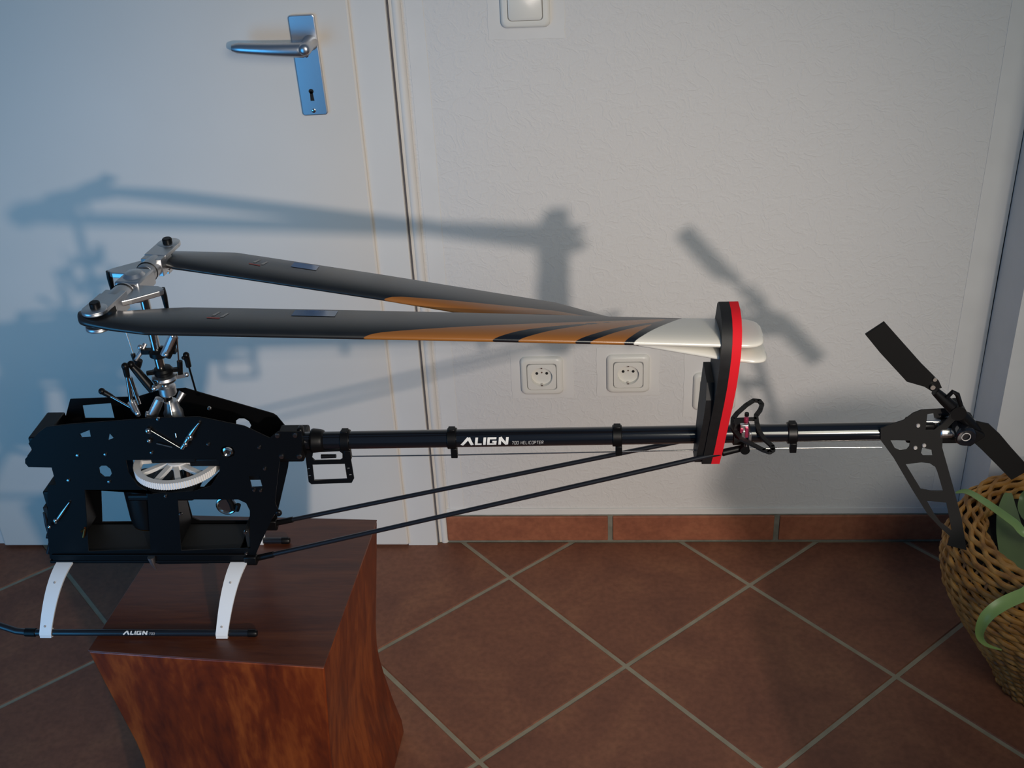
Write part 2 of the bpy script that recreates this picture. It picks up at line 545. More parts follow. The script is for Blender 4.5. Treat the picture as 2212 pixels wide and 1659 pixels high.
DY = -0.0245
g = MB(); g.box((-0.6285, (DY - 0.004) / 2, 1.006), (0.871, -DY - 0.004, 2.0))
door = tag(g.build('door_1', M_door, smooth=0, bevel=0.004), 'flat cream painted door leaf at the left', kind='structure')
PZ, PX = 1.008, -0.270
g = MB(); g.prism(rrect(0, 0, 0.043, 0.166, 0.0045), XZ, DY + 0.001, DY - 0.0065)
Rt = Matrix.Rotation(math.radians(-1.0), 4, 'Y')
g.v = [tuple(Rt @ V(p) + V((PX, 0, PZ))) for p in g.v]
hp = g.build('handle_plate', M_handle, door, smooth=0, bevel=0.0015)
KX = PX - 0.0005
g = MB(); g.lathe((KX, DY - 0.0062, 0.966), [(0.0042, 0), (0.0042, -0.0006)], 16, 'y')
g.prism([(KX - .0022, 0.966), (KX + .0022, 0.966), (KX + .0036, 0.950), (KX - .0030, 0.950)], XZ, DY - .0061, DY - .0068)
g.build('keyhole', M_dark, hp)
for zz in (1.026, 0.933):
    g = MB(); g.lathe((KX, DY - 0.0062, zz), [(0.0036, 0), (0.0036, -0.0010), (0.0030, -0.0014)], 16, 'y')
    g.boxd((KX - .003, DY - .0077, zz - .001), (KX + .003, DY - .0077, zz + .001), 0.0008, 0.0008)
    g.build('screw', M_steel, hp)
AX, AZ = -0.262, 1.046
g = MB()
g.lathe((AX, DY - .006, AZ), [(0.013, 0.0), (0.0115, -0.006), (0.0102, -0.02), (0.0108, -0.040), (0.0085, -0.048), (0.003, -0.050)], 24, 'y')
P, R_ = [], []
for i in range(15):
    t = i / 14
    P.append((AX + 0.004 - 0.124 * t, DY - 0.040 - 0.004 * math.sin(pi * t) , AZ - 0.003 + 0.007 * t))
    R_.append((0.0128 - 0.0045 * t) * (0.7 if i in (0, 14) else 1))
g.path(P, R_, 18)
lever = g.build('door_lever', M_handle, door, smooth=60)

# ---------------------------------------------------------------- wall fittings
def fitting(name, x, z, label, cat, group=None, kind='socket'):
    root = empty(name, (x, 0, z))
    tag(root, label, cat, group)
    # raised rounded cover frame
    cx = MB()
    rings = [(0.0405, 0.0009), (0.0405, -0.0045), (0.0385, -0.0088), (0.0355, -0.0102), (0.0288, -0.0098), (0.0283, -0.0075)]
    n = None
    vs = []
    for h, y in rings:
        rr = rrect(0, 0, 2 * h, 2 * h, 0.010 if h > .03 else 0.006, 5)
        n = len(rr)
        vs += [(u, y, v) for u, v in rr]
    fs = []
    for r in range(len(rings) - 1):
        fs += [(r * n + i, r * n + (i + 1) % n, (r + 1) * n + (i + 1) % n, (r + 1) * n + i) for i in range(n)]
    if kind != 'socket':
        fs.append(tuple(range(n)))
        fs.append(tuple(reversed(range((len(rings) - 1) * n, len(rings) * n))))
    cx.add(vs, fs)
    cx.build('cover_frame', M_cream, root, smooth=50)
    plate('seam', rrect(0, 0, .0572, .0572, .006), [circle(0, 0, 0.0215, 24)], -0.0074, 0.0012, M_seam, root)
    if kind == 'socket':
        R = 0.0205
        ins = MB()
        ring_o, ring_i = [], []
        m = 48
        for k in range(m):
            a = 2 * pi * k / m
            c_, s_ = math.cos(a), math.sin(a)
            w_ = .0274 / (abs(c_) ** 9 + abs(s_) ** 9) ** (1 / 9)
            ring_o.append((w_ * c_, w_ * s_)); ring_i.append((R * c_, R * s_))
        vs = [(u, -0.0075, v) for u, v in ring_o] + [(u, -0.0105, v) for u, v in ring_o] + [(u, -0.0108, v) for u, v in ring_i] + [(u * .97, -0.0024, v * .97) for u, v in ring_i]
        fs = []
        for r in range(3):
            fs += [(r * m + i, r * m + (i + 1) % m, (r + 1) * m + (i + 1) % m, (r + 1) * m + i) for i in range(m)]
        fs.append(tuple(range(3 * m, 4 * m)))
        ins.add(vs, fs)
        ins.build('socket_insert', M_cream, root, smooth=30)
        for sx in (-1, 1):
            h = MB(); h.lathe((sx * .0095, -.0021, .004), [(0.0027, 0.003), (0.0027, -0.0012)], 14, 'y')
            h.build('pin_hole', M_dark, root)
        for sz in (-1, 1):
            e = MB(); e.box((0, -0.004, sz * .0188), (.0036, .0125, .0028)); e.build('earth_clip', M_steel, root, smooth=0, bevel=.0004)
        e = MB(); e.lathe((0, -.0021, .006), [(0.0016, 0.002), (0.0016, -0.001)], 12, 'y'); e.build('screw', M_steel, root)
    else:
        r = MB()
        q = rrect(0, 0, .0548, .0548, .006, 5)
        m = len(q)
        vs = [(u, -0.0072, v) for u, v in q] + [(u, -0.0118 - 0.018 * (v + .027) * .12, v) for u, v in q] + [(u * .96, -0.0126 - 0.018 * (v + .027) * .12, v * .96) for u, v in q]
        fs = [(k * m + i, k * m + (i + 1) % m, (k + 1) * m + (i + 1) % m, (k + 1) * m + i) for k in range(2) for i in range(m)]
        fs.append(tuple(range(2 * m, 3 * m)))
        r.add(vs, fs)
        r.build('rocker', M_cream, root, smooth=50)
        seam2 = None
    return root
fitting('power_socket', SOCK[0][0], SOCK[0][1], 'cream power socket nearest the door, on a smooth plaster square', 'socket', 'power sockets in a row on the wall')
fitting('power_socket', SOCK[1][0], SOCK[1][1], 'cream power socket right below the white blade tips, middle of the row', 'socket', 'power sockets in a row on the wall')
fitting('power_socket', SOCK[2][0], SOCK[2][1] - 0.0405, 'cream wall fitting half hidden behind the black and red blade holder', 'socket', 'power sockets in a row on the wall')
fitting('light_switch', 0.0915, 1.0935, 'square cream rocker light switch cut off by the top of the picture', 'switch', kind='switch')

# ---------------------------------------------------------------- stool
stool = empty('wooden_stool', (-0.305, -0.677, 0))
tag(stool, 'reddish brown wooden block stool with pinched waist, standing under the helicopter', 'stool')
TOPC = [(-0.479, -0.817), (-0.155, -0.845), (-0.135, -0.530), (-0.453, -0.516)]
def inset(z):
    k = [(0, 0.0), (0.03, 0.001), (0.085, 0.009), (0.15, 0.0165), (0.19, 0.020), (0.22, 0.0208), (0.26, 0.0185), (0.30, 0.0145), (0.385, 0.006), (0.45, 0.0)]
    for (a, p), (c, q) in zip(k, k[1:]):
        if a <= z <= c:
            return p + (q - p) * (z - a) / (c - a)
    return 0
zs_ = [0, .03, .06, .085, .115, .15, .17, .19, .205, .22, .24, .26, .28, .30, .34, .385, .41, .4477]
sg = [(1, 1), (-1, 1), (-1, -1), (1, -1)]
body = MB()
vs = []
for z in zs_:
    d = inset(z)
    for (x, y), (sx, sy) in zip(TOPC, sg):
        vs.append((x + sx * d + .305, y + sy * d + .677, z))
fs = [(i * 4 + k, i * 4 + (k + 1) % 4, (i + 1) * 4 + (k + 1) % 4, (i + 1) * 4 + k) for i in range(len(zs_) - 1) for k in range(4)]
fs += [(3, 2, 1, 0), tuple(range((len(zs_) - 1) * 4, len(zs_) * 4))]
body.add(vs, fs)
body.build('stool_body', M_wood_side, stool, smooth=40, bevel=0.002)
tp = MB()
tp.prism([(x + .305, y + .677) for x, y in TOPC], XYm, 0.4478, 0.45)
tp.build('stool_top', M_wood_top, stool, smooth=0, bevel=0.0009)

# ---------------------------------------------------------------- model helicopter (x towards the tail, y away from the camera, z up)
H = empty('model_helicopter', (-0.347, -0.688, 0.45))
tag(H, 'black model helicopter with folded rotor blades and white struts, standing on the wooden stool', 'helicopter')

# --- landing gear
for sy, L in ((-1, None), (1, None)):
    y = 0.1 * sy
    sk = MB()
    sk.path([(-0.2755, y * 0.96, 0.019), (-0.262, y * .975, 0.0145), (-0.240, y, 0.0075), (-0.222, y, 0.0052), (-0.2, y, 0.0052), (0.083, y, 0.0052)], 0.0045, 14)
    o = sk.build('skid_tube', M_rod, H, smooth=50)
    cp = MB(); cp.lathe((0.083, y, 0.0052), [(0.0052, -0.004), (0.0052, 0.005), (0.004, 0.008)], 16, 'x'); cp.build('end_cap', M_plastic, o)
    cp = MB(); cp.path([(-0.228, y, 0.0056), (-0.214, y, 0.0052)], 0.0058, 14); cp.build('skid_joint', M_plastic, o)
for cx0, cx1 in ((-0.178, -0.1985), (0.0645, 0.0440)):
    for sy in (-1, 1):
        prof = []
        N = 16
        P0, P1, P2, P3 = V((0.026, 0.077)), V((0.058, 0.076)), V((0.083, 0.050)), V((0.1045, 0.0095))
        for i in range(N + 1):
            t = i / N
            prof.append(P0 * (1 - t) ** 3 + P1 * 3 * t * (1 - t) ** 2 + P2 * 3 * t * t * (1 - t) + P3 * t ** 3)
        prof.append(V((0.1052, 0.0012)))
        vs, fs = [], []
        m = len(prof)
        for i, p in enumerate(prof):
            t = i / (m - 1)
            hw = 0.0120 - 0.0042 * t
            cx = cx0 + (cx1 - cx0) * t
            tn = (prof[min(i + 1, m - 1)] - prof[max(i - 1, 0)]).normalized()
            nn = V((-tn.y, tn.x)) * 0.0013
            for hx in (-hw, hw):
                for s in (1, -1):
                    vs.append((cx + hx, sy * (p.x + s * nn.x), p.y + s * nn.y))
        for i in range(m - 1):
            a, c = i * 4, i * 4 + 4
            fs += [(a, a + 1, c + 1, c), (a + 2, a + 3, c + 3, c + 2), (a, a + 2, c + 2, c), (a + 1, a + 3, c + 3, c + 1)]
        fs += [(0, 1, 3, 2), (m * 4 - 4, m * 4 - 3, m * 4 - 1, m * 4 - 2)]
        st = MB(); st.add(vs, fs)
        # clamp collar round the skid tube
        st.lathe((cx1, sy * 0.1, 0.0052), [(0.0066, -0.0075), (0.0066, 0.0075)], 14, 'x')
        so = st.build('landing_strut', M_strut, H, smooth=40)
        for t in (0.42, 0.90):
            p = prof[int(t * (m - 1))]
            sc = MB(); sc.ball((cx0 + (cx1 - cx0) * t - 0.001, sy * (p.x + .0012), p.y + .0006), 0.0016, 8); sc.build('screw', M_letter_dim, so)

# --- side frames
near_out = [(-0.1541, 0.2918), (-0.166, 0.2835), (-0.1836, 0.2674), (-0.1808, 0.2567), (-0.1943, 0.2432), (-0.196, 0.2367), (-0.1931, 0.2308), (-0.1622, 0.2298),
            (-0.1629, 0.2019), (-0.1748, 0.202), (-0.1958, 0.1159), (-0.2021, 0.0803), (-0.1959, 0.0738), (-0.0593, 0.0737), (-0.0504, 0.0697), (0.0176, 0.0712), (0.031, 0.0744), (0.0816, 0.0791),
            (0.0925, 0.0995), (0.1171, 0.1457), (0.1268, 0.1607), (0.1248, 0.172), (0.1376, 0.2253), (0.1423, 0.241), (0.1698, 0.2401), (0.1755, 0.2814),
            (0.1447, 0.2817), (0.1331, 0.2721), (0.1032, 0.2904), (0.0474, 0.3048), (0.0007, 0.304), (-0.0308, 0.3022), (-0.1228, 0.2956)]
near_holes = [
    [(-0.1265, 0.1943), (-0.0423, 0.1937), (-0.0577, 0.0944), (-0.1446, 0.0922)],
    [(-0.0044, 0.1779), (0.0768, 0.1774), (0.0864, 0.1714), (0.0894, 0.1594), (0.0799, 0.0964), (-0.0155, 0.0935)],
    [(-0.0993, 0.2286), (-0.0948, 0.2322), (-0.0886, 0.2322), (-0.0842, 0.2271), (-0.0839, 0.2198), (-0.0883, 0.214), (-0.0952, 0.214), (-0.1, 0.2199)],
    [(-0.0609, 0.2406), (0.0578, 0.2417), (0.0628, 0.236), (0.0586, 0.2187), (0.0434, 0.1984), (0.0203, 0.1904), (-0.0362, 0.187), (-0.0534, 0.2005), (-0.0614, 0.2211)],
    [(-0.1129, 0.2809), (-0.0981, 0.287), (-0.0989, 0.2758), (-0.1112, 0.2752)],
    [(-0.0732, 0.2819), (-0.0688, 0.2741), (-0.0775, 0.2707)],
    [(0.0969, 0.2141), (0.111, 0.2147), (0.112, 0.1972), (0.0978, 0.1965)],
    [(0.0693, 0.2594), (0.0757, 0.2614), (0.083, 0.2586), (0.085, 0.2522), (0.082, 0.2451), (0.0748, 0.2423), (0.0672, 0.2474), (0.0658, 0.2531)],
]
far_out = [(-0.1489, 0.2923), (-0.0867, 0.2943), (-0.0578, 0.2947), (-0.0251, 0.3049), (-0.0062, 0.306), (0.0095, 0.3073), (0.0211, 0.3029), (0.1206, 0.2668), (0.125, 0.2632), (0.1369, 0.2421), (0.1539, 0.2383), (0.1653, 0.2396), (0.1687, 0.2323),
           (0.1643, 0.199), (0.1326, 0.1993), (0.1281, 0.1805), (0.1031, 0.1069), (0.0964, 0.0749), (-0.2102, 0.0718), (-0.191, 0.183), (-0.2026, 0.2098), (-0.2005, 0.2285), (-0.1619, 0.265)]
far_holes = [
    [(-0.1347, 0.2828), (-0.0949, 0.2859), (-0.0951, 0.262), (-0.1357, 0.2625)],
    [(0.069, 0.2566), (0.074, 0.2602), (0.0809, 0.2601), (0.0864, 0.2557), (0.0885, 0.2491), (0.0842, 0.2419), (0.0727, 0.2406), (0.0676, 0.2479)],
    [(-0.1383, 0.1555), (-0.0584, 0.155), (-0.068, 0.0909), (-0.1511, 0.0904)],
    [(-0.0214, 0.1368), (0.0675, 0.1378), (0.0647, 0.0919), (-0.0099, 0.0923), (-0.0195, 0.0979)],
    [(-0.1382, 0.1933), (-0.109, 0.193), (-0.1161, 0.1608), (-0.1456, 0.161)],
    [(-0.153, 0.2488), (-0.0937, 0.2482), (-0.0995, 0.2216), (-0.1593, 0.2221)],
    [(0.068, 0.1733), (0.0969, 0.1731), (0.0954, 0.1423), (0.0663, 0.1425)],
    [(-0.0849, 0.2087), (0.0418, 0.2076), (0.037, 0.1797), (0.0057, 0.1491), (-0.0854, 0.1513)],
]
nf = plate('side_frame', near_out, near_holes, -0.034, 0.002, M_carbon, H)
ff = plate('side_frame', far_out, far_holes, 0.034, 0.002, M_carbon, H)
def screws(parent, pts, y, r=0.0022, m=None):
    for p in pts:
        s_ = MB(); s_.lathe((p[0], y, p[1]), [(r * 1.25, 0.0012), (r * 1.25, -0.0003), (r, -0.0016), (r * .4, -0.0017)], 12, 'y')
        s_.build('screw', m or M_steel, parent)
screws(nf, [(-0.1443, 0.2099), (-0.1225, 0.249), (-0.0854, 0.2501), (-0.0901, 0.2073), (-0.0195, 0.2826), (-0.0222, 0.2694), (-0.0238, 0.2524), (-0.0334, 0.1996), (-0.0191, 0.1839),
            (-0.0048, 0.1545), (0.1176, 0.2589), (0.1197, 0.2261), (0.1005, 0.1928), (0.109, 0.192), (0.0631, 0.3175), (-0.0052, 0.3026), (0.0524, 0.2644), (0.0776, 0.1236), (0.0732, 0.0886), (0.055, 0.0823)], -0.0352, 0.0019)
screws(nf, [(0.1437, 0.2761), (0.1664, 0.2765), (0.1444, 0.2445), (0.1672, 0.2443)], -0.0352, 0.0028)

# --- inner blocks between the frames
def part(name, m, fn, smooth=35, bevel=0.0, parent=None):
    b_ = MB(); fn(b_)
    return b_.build(name, m, parent or H, smooth, bevel)
part('bottom_plate', M_carbon, lambda q: (q.box((-0.062, 0, 0.0765), (0.278, 0.078, 0.004)), q.box((-0.062, -0.0365, 0.083), (0.27, 0.003, 0.010))), bevel=.0006)
part('battery_tray', M_fin, lambda q: (q.box((-0.055, 0, 0.088), (0.235, 0.058, 0.003)), q.box((-0.19, 0, 0.12), (0.006, 0.062, 0.085)), q.box((0.078, 0, 0.10), (0.006, 0.062, 0.05))), bevel=.0005)
part('receiver_box', M_plastic, lambda q: q.box((-0.171, 0, 0.145), (0.034, 0.060, 0.085)), bevel=.002)
part('servo_block', M_plastic, lambda q: (q.box((-0.172, 0, 0.262), (0.025, 0.064, 0.024)), q.box((-0.178, 0, 0.239), (0.030, 0.064, 0.015)), q.box((-0.168, 0, 0.245), (0.02, 0.064, 0.03))), bevel=.002)
part('gyro_tray', M_carbon, lambda q: (q.box((-0.105, 0.0225, 0.2585), (0.105, 0.020, 0.002)),), bevel=.0004)
part('bearing_block', M_plastic, lambda q: (q.box((0.0, 0, 0.240), (0.06, 0.062, 0.016)), q.box((0.055, 0.0, 0.232), (0.07, 0.060, 0.012)), q.box((0.098, 0.0, 0.219), (0.035, 0.060, 0.03))), bevel=.002)
part('motor', M_plastic, lambda q: q.lathe((-0.062, 0, 0.118), [(0.012, 0), (0.026, 0.003), (0.027, 0.012), (0.027, 0.068)], 28))
part('motor_windings', M_brass, lambda q: q.lathe((-0.062, 0, 0.1165), [(0.018, 0), (0.0235, 0.0008), (0.0258, 0.003), (0.022, 0.004)], 28))
part('motor_mount', M_plastic, lambda q: (q.box((-0.034, 0, 0.14), (0.030, 0.060, 0.095)), q.box((-0.03, 0, 0.176), (0.09, 0.06, 0.01))), bevel=.003)
part('cooling_ring', M_steel, lambda q: (q.torus((0.0456, 0, 0.1423), 0.0125, 0.0022, 'y'), q.lathe((0.0456, 0, 0.1423), [(0.012, 0), (0.012, 0.004)], 24, 'y')))
part('wire_hook', M_plastic, lambda q: q.path([(0.0522, -0.006, 0.1604), (0.0554, -0.006, 0.1497), (0.0558, -0.006, 0.1405), (0.0614, -0.006, 0.1397), (0.0647, -0.006, 0.1482)], 0.0036, 8))
part('rear_bearing', M_steel, lambda q: q.lathe((0.0737, -0.03, 0.2489), [(0.0075, 0), (0.0075, -0.002), (0.005, -0.003), (0.003, -0.001)], 20, 'y'))

# --- main gear
GC = V((-0.0060, 0.0, 0.2190))
g = MB()
nt = 112
vs, fs = [], []
Ro, Ri = 0.0580, 0.0500
for k in range(nt * 2):
    a = 2 * pi * k / (nt * 2)
    ro = Ro + (0.0006 if k % 2 == 0 else -0.0006)
    for r, z in ((ro, 0.0), (ro, -0.0095), (Ri, -0.0095), (Ri, 0.0)):
        vs.append(GC + V((r * math.cos(a), r * math.sin(a), z)))
n2 = nt * 2
for k in range(n2):
    a, c = k * 4, ((k + 1) % n2) * 4
    for i in range(4):
        j = (i + 1) % 4
        fs.append((a + i, a + j, c + j, c + i))
g.add(vs, fs)
gear = g.build('main_gear', M_white, H, smooth=25)
for k in range(10):
    a = 2 * pi * k / 10 + 0.25
    q = MB()
    d0 = V((math.cos(a), math.sin(a), 0)); d1 = V((math.cos(a + .35), math.sin(a + .35), 0))
    q.boxd(GC + d0 * 0.012 + V((0, 0, -.004)), GC + d1 * 0.052 + V((0, 0, -.005)), 0.0075, 0.005)
    q.build('spoke', M_white, gear, smooth=0, bevel=.0006)
part('gear_hub', M_white, lambda q: q.lathe(GC + V((0, 0, -.008)), [(0.016, 0), (0.016, 0.008), (0.011, 0.010)], 28), parent=gear)

# --- mast, swashplate, washout
MX = 0.0
part('main_shaft', M_steel, lambda q: q.tube((MX, 0, 0.19), (MX - 0.004, 0, 0.475), 0.0058, n=20))
part('washout_base', M_plastic, lambda q: (q.lathe((MX, 0, 0.378), [(0.010, -0.004), (0.0125, -0.002), (0.0125, 0.004), (0.009, 0.006)], 24),
     q.boxd((-0.022, 0.0, 0.381), (0.022, 0.0, 0.381), 0.007, 0.006)))
swash = part('swashplate', M_alu, lambda q: (q.lathe((MX, 0, 0.337), [(0.010, 0), (0.0145, 0.002), (0.0165, 0.006), (0.0155, 0.0095), (0.0110, 0.0105)], 32),
     *[q.boxd((0.012 * math.cos(a), 0.012 * math.sin(a), 0.342), (0.025 * math.cos(a), 0.025 * math.sin(a), 0.342), 0.006, 0.005) for a in (0.3, 2.4, 4.5)],
     *[q.ball((0.027 * math.cos(a), 0.027 * math.sin(a), 0.342), 0.0032) for a in (0.3, 2.4, 4.5)]))
part('inner_ring', M_plastic, lambda q: (q.lathe((MX, 0, 0.347), [(0.0100, 0), (0.0118, 0.002), (0.0125, 0.007), (0.0105, 0.010), (0.0075, 0.011)], 28),
     q.boxd((-0.020, -0.005, 0.352), (0.020, 0.005, 0.352), 0.005, 0.0045)), parent=swash)
part('lower_bearing', M_alu, lambda q: q.lathe((MX + .001, 0, 0.288), [(0.0125, -0.01), (0.0125, 0.004), (0.0100, 0.009), (0.0085, 0.020), (0.0075, 0.021)], 30))
part('mast_collar', M_alu, lambda q: q.lathe((MX, 0, 0.318), [(0.0095, 0), (0.011, 0.002), (0.011, 0.012), (0.008, 0.014)], 24))

# washout arms
part('washout_arm', M_alu, lambda q: (q.path([(0.0242, -0.004, 0.4052), (0.0145, -0.006, 0.3881), (0.0082, -0.01, 0.3799)], [0.0052, 0.0056, 0.0044], 10), q.ball((0.0236, -0.006, 0.4049), 0.0035), q.ball((0.0137, -0.014, 0.3833), 0.0030)))
part('washout_arm', M_plastic, lambda q: (q.path([(0.0248, -0.001, 0.401), (0.0179, -0.003, 0.3865), (0.0119, -0.006, 0.375)], [0.0045, 0.0050, 0.0040], 10),))
part('washout_arm', M_alu, lambda q: (q.path([(-0.0178, 0.006, 0.3887), (-0.0238, 0, 0.3789), (-0.0307, -0.004, 0.3706)], [0.0028, 0.0030, 0.0026], 10), q.ball((-0.0218, -0.002, 0.3879), 0.0036), q.ball((-0.0189, 0, 0.3795), 0.0028)))
part('washout_link', M_plastic, lambda q: q.path([(-0.0377, -0.002, 0.3548), (-0.0324, 0, 0.3603), (-0.0266, 0, 0.3683)], [0.0048, 0.0055, 0.0035], 10))

# push rods and ball links: (name, material, points, radius)
def rod(name, m, pts, r, balls=(), n=10):
    q = MB(); q.path(pts, r, n)
    for c, br in balls: q.ball(c, br)
    return q.build(name, m, H, smooth=50)
rod('anti_rotation_arm', M_plastic, [(-0.0349, -0.012, 0.3691), (-0.0287, -0.012, 0.359), (-0.0187, -0.013, 0.342), (-0.0132, -0.014, 0.3323)], [0.0040, 0.0052, 0.0060, 0.0055], [((-0.0338, -0.013, 0.3696), 0.0048), ((-0.0102, -0.019, 0.3359), 0.0022), ((-0.0051, -0.019, 0.3466), 0.0022)])
rod('push_rod', M_steel, [(-0.0386, -0.02, 0.3584), (-0.0419, -0.02, 0.3178)], 0.0028)
rod('push_rod', M_steel, [(-0.0362, -0.019, 0.3544), (-0.0324, -0.019, 0.3157)], 0.0028)
rod('ball_link', M_plastic, [(-0.0388, -0.02, 0.371), (-0.039, -0.02, 0.3564)], [0.0042, 0.0036], [((-0.0383, -0.021, 0.3716), 0.0046)])
rod('bell_crank', M_alu, [(-0.0406, -0.022, 0.3204), (-0.0383, -0.022, 0.3087), (-0.0354, -0.022, 0.2997)], [0.0052, 0.0048, 0.003], [((-0.035, -0.025, 0.305), 0.0035)])
rod('servo_horn', M_plastic, [(-0.0871, 0, 0.3237), (-0.0771, 0, 0.3166), (-0.0684, 0, 0.3089)], [0.0040, 0.0034, 0.0024], [((-0.086, -0.001, 0.3242), 0.0044)])
rod('servo_rod', M_steel, [(-0.0747, -0.003, 0.317), (-0.0428, -0.015, 0.3045)], 0.0013)
rod('ball_link', M_plastic, [(0.0287, 0.012, 0.3675), (0.0293, 0.012, 0.3513)], [0.0040, 0.0034], [((0.0293, 0.011, 0.3687), 0.0042)])
rod('servo_rod', M_plastic, [(0.0293, 0.012, 0.3513), (0.0284, 0.02, 0.3103)], 0.0013)
rod('ball_link', M_plastic, [(0.0213, 0.006, 0.3629), (0.0184, 0.006, 0.3413)], [0.0036, 0.0032], [((0.0269, 0.006, 0.3675), 0.0024)])
rod('head_link_rod', M_steel, [(-0.0421, 0.012, 0.4017), (-0.0366, 0.006, 0.3731)], 0.0009)
rod('ball_link', M_plastic, [(-0.0369, 0.006, 0.3745), (-0.0355, 0.004, 0.3635)], [0.0030, 0.0026])
rod('head_link_rod', M_steel, [(0.0301, -0.006, 0.4139), (0.0267, -0.002, 0.3936), (0.0207, 0.004, 0.3627)], 0.0010)
rod('tail_pitch_horn', M_steel, [(0.0076, -0.02, 0.3186), (0.0103, -0.028, 0.298), (0.0131, -0.036, 0.2753)], 0.0010)
rod('servo_rod', M_steel, [(-0.0195, -0.037, 0.2881), (0.0148, -0.037, 0.2605)], 0.0009, [((-0.021, -0.037, 0.2867), 0.0042)])
rod('servo_rod', M_steel, [(-0.0141, -0.037, 0.2671), (0.0053, -0.037, 0.2612)], 0.0009, [((-0.0229, -0.037, 0.2714), 0.0032)])
rod('servo_arm', M_steel, [(0.0469, -0.037, 0.2971), (0.0345, -0.037, 0.282), (0.0177, -0.037, 0.2597)], [0.0014, 0.0038, 0.0030], [((0.0321, -0.038, 0.2771), 0.0048), ((0.0241, -0.038, 0.2667), 0.0042)])
rod('servo_arm', M_steel, [(-0.1505, -0.037, 0.1756), (-0.1637, -0.039, 0.1598), (-0.177, -0.038, 0.1438)], [0.0010, 0.0026, 0.0024], [((-0.175, -0.04, 0.1483), 0.0034), ((-0.186, -0.04, 0.1376), 0.0026)])
rod('throttle_lever', M_rod, [(-0.193, -0.03, 0.154), (-0.1939, -0.03, 0.1324), (-0.1934, -0.03, 0.1089), (-0.205, -0.03, 0.0859)], [0.0022, 0.0036, 0.0040, 0.0030])
rod('exhaust_nipple', M_brass, [(-0.1455, -0.037, 0.1275), (-0.1389, -0.037, 0.1336), (-0.1451, -0.037, 0.1181)], 0.0018)
rod('rear_servo_link', M_steel, [(0.1157, -0.02, 0.1414), (0.1056, -0.018, 0.1276), (0.0967, -0.014, 0.1091)], [0.0010, 0.0018, 0.0014])
rod('battery_plug', M_alu, [(-0.0573, -0.04, 0.0865), (-0.0569, -0.04, 0.0761), (-0.0556, -0.038, 0.0633)], [0.0052, 0.0036, 0.0010])
rod('bearing_gusset', M_alu, [(0.0117, 0.018, 0.3097), (0.0051, 0.01, 0.3005), (-0.0027, -0.005, 0.2839)], [0.0055, 0.0035, 0.0015])
rod('guide_post', M_alu, [(-0.0086, -0.01, 0.3169), (-0.0206, -0.014, 0.296), (-0.0277, -0.018, 0.2992)], [0.0060, 0.0070, 0.0040])

# --- rotor head
HX, HZ = -0.0095, 0.474
HC = V((HX, -0.001, HZ))
s = V((0.147, 0.989, 0)).normalized()     # spindle direction, away from the camera
p = V((0.989, -0.147, 0)).normalized()    # towards the tail
R_head = Matrix((p, s, V((0, 0, 1)))).transposed()
def hb(q, r, a, z, size, c=0):
    q.box(HC + s * r + p * a + V((0, 0, z)), size, R_head)
part('rotor_hub', M_alu, lambda q: (hb(q, 0, 0, 0.002, (0.032, 0.042, 0.020)), q.lathe(HC + V((0, 0, -0.022)), [(0.009, 0), (0.010, 0.004), (0.010, 0.020), (0.012, 0.030), (0.009, 0.034)], 24)), bevel=.003)
part('spindle', M_steel, lambda q: q.tube(HC - s * 0.068 + V((0, 0, .002)), HC + s * 0.068 + V((0, 0, .002)), 0.0055, n=18))
for k in (-1, 1):
    q = MB()
    q.path([HC + s * k * 0.024 + V((0, 0, .002)), HC + s * k * 0.030 + V((0, 0, .002)), HC + s * k * 0.052 + V((0, 0, .002)), HC + s * k * 0.060 + V((0, 0, .002))], [0.0118, 0.0128, 0.0128, 0.0112], 24)
    hb(q, k * 0.058, 0, 0.002, (0.027, 0.028, 0.0225))
    hb(q, k * 0.076, 0, 0.0115, (0.029, 0.040, 0.0050))
    hb(q, k * 0.076, 0, -0.0090, (0.029, 0.040, 0.0050))
    for zz in (0.0115, -0.0090):
        q.lathe(HC + s * k * 0.0945 + V((0, 0, zz - .0025)), [(0.0144, 0.0003), (0.0147, 0.0008), (0.0147, 0.0049), (0.0140, 0.0053)], 24)
    gr = q.build('blade_grip', M_alu, H, smooth=40, bevel=.0015)
    # pitch arm: triangular plate reaching sideways to a ball link
    q = MB()
    sd = -k
    A = [(0.004, 0.014), (0.004, 0.066), (0.022, 0.052), (0.046, 0.028), (0.049, 0.020), (0.038, 0.014)]
    tri = [(sd * a, k * r) for a, r in A]
    q.prism(tri, lambda u, v, w: tuple(HC + p * u + s * v + V((0, 0, w))), -0.0005, 0.0065)
    q.build('pitch_arm', M_alu, gr, smooth=0, bevel=.0012)
    e = HC + p * (sd * 0.043) + s * (k * 0.020)
    q = MB(); q.path([e + V((sd * .002, 0, 0.006)), e + V((sd * .003, 0, -0.004)), e + V((sd * .003, 0, -0.022))], [0.0040, 0.0036, 0.0026], 10)
    q.build('ball_link', M_plastic, gr)
    q = MB()
    bc = HC + s * k * 0.092
    q.lathe(bc, [(0.0040, -0.017), (0.0040, 0.0138), (0.0060, 0.0142), (0.0062, 0.0200), (0.0052, 0.0212)], 18)
    q.build('blade_bolt', M_plastic, gr)
    q = MB(); q.torus(HC + s * k * 0.0305 + V((0, 0, .002)), 0.0125, 0.0012, 'y', 24, 6); q.build('damper_ring', M_plastic, gr)
part('head_cap', M_alu, lambda q: q.lathe(HC + V((0, 0, 0.010)), [(0.012, 0), (0.0135, 0.002), (0.010, 0.006), (0.003, 0.0075)], 24), parent=None)

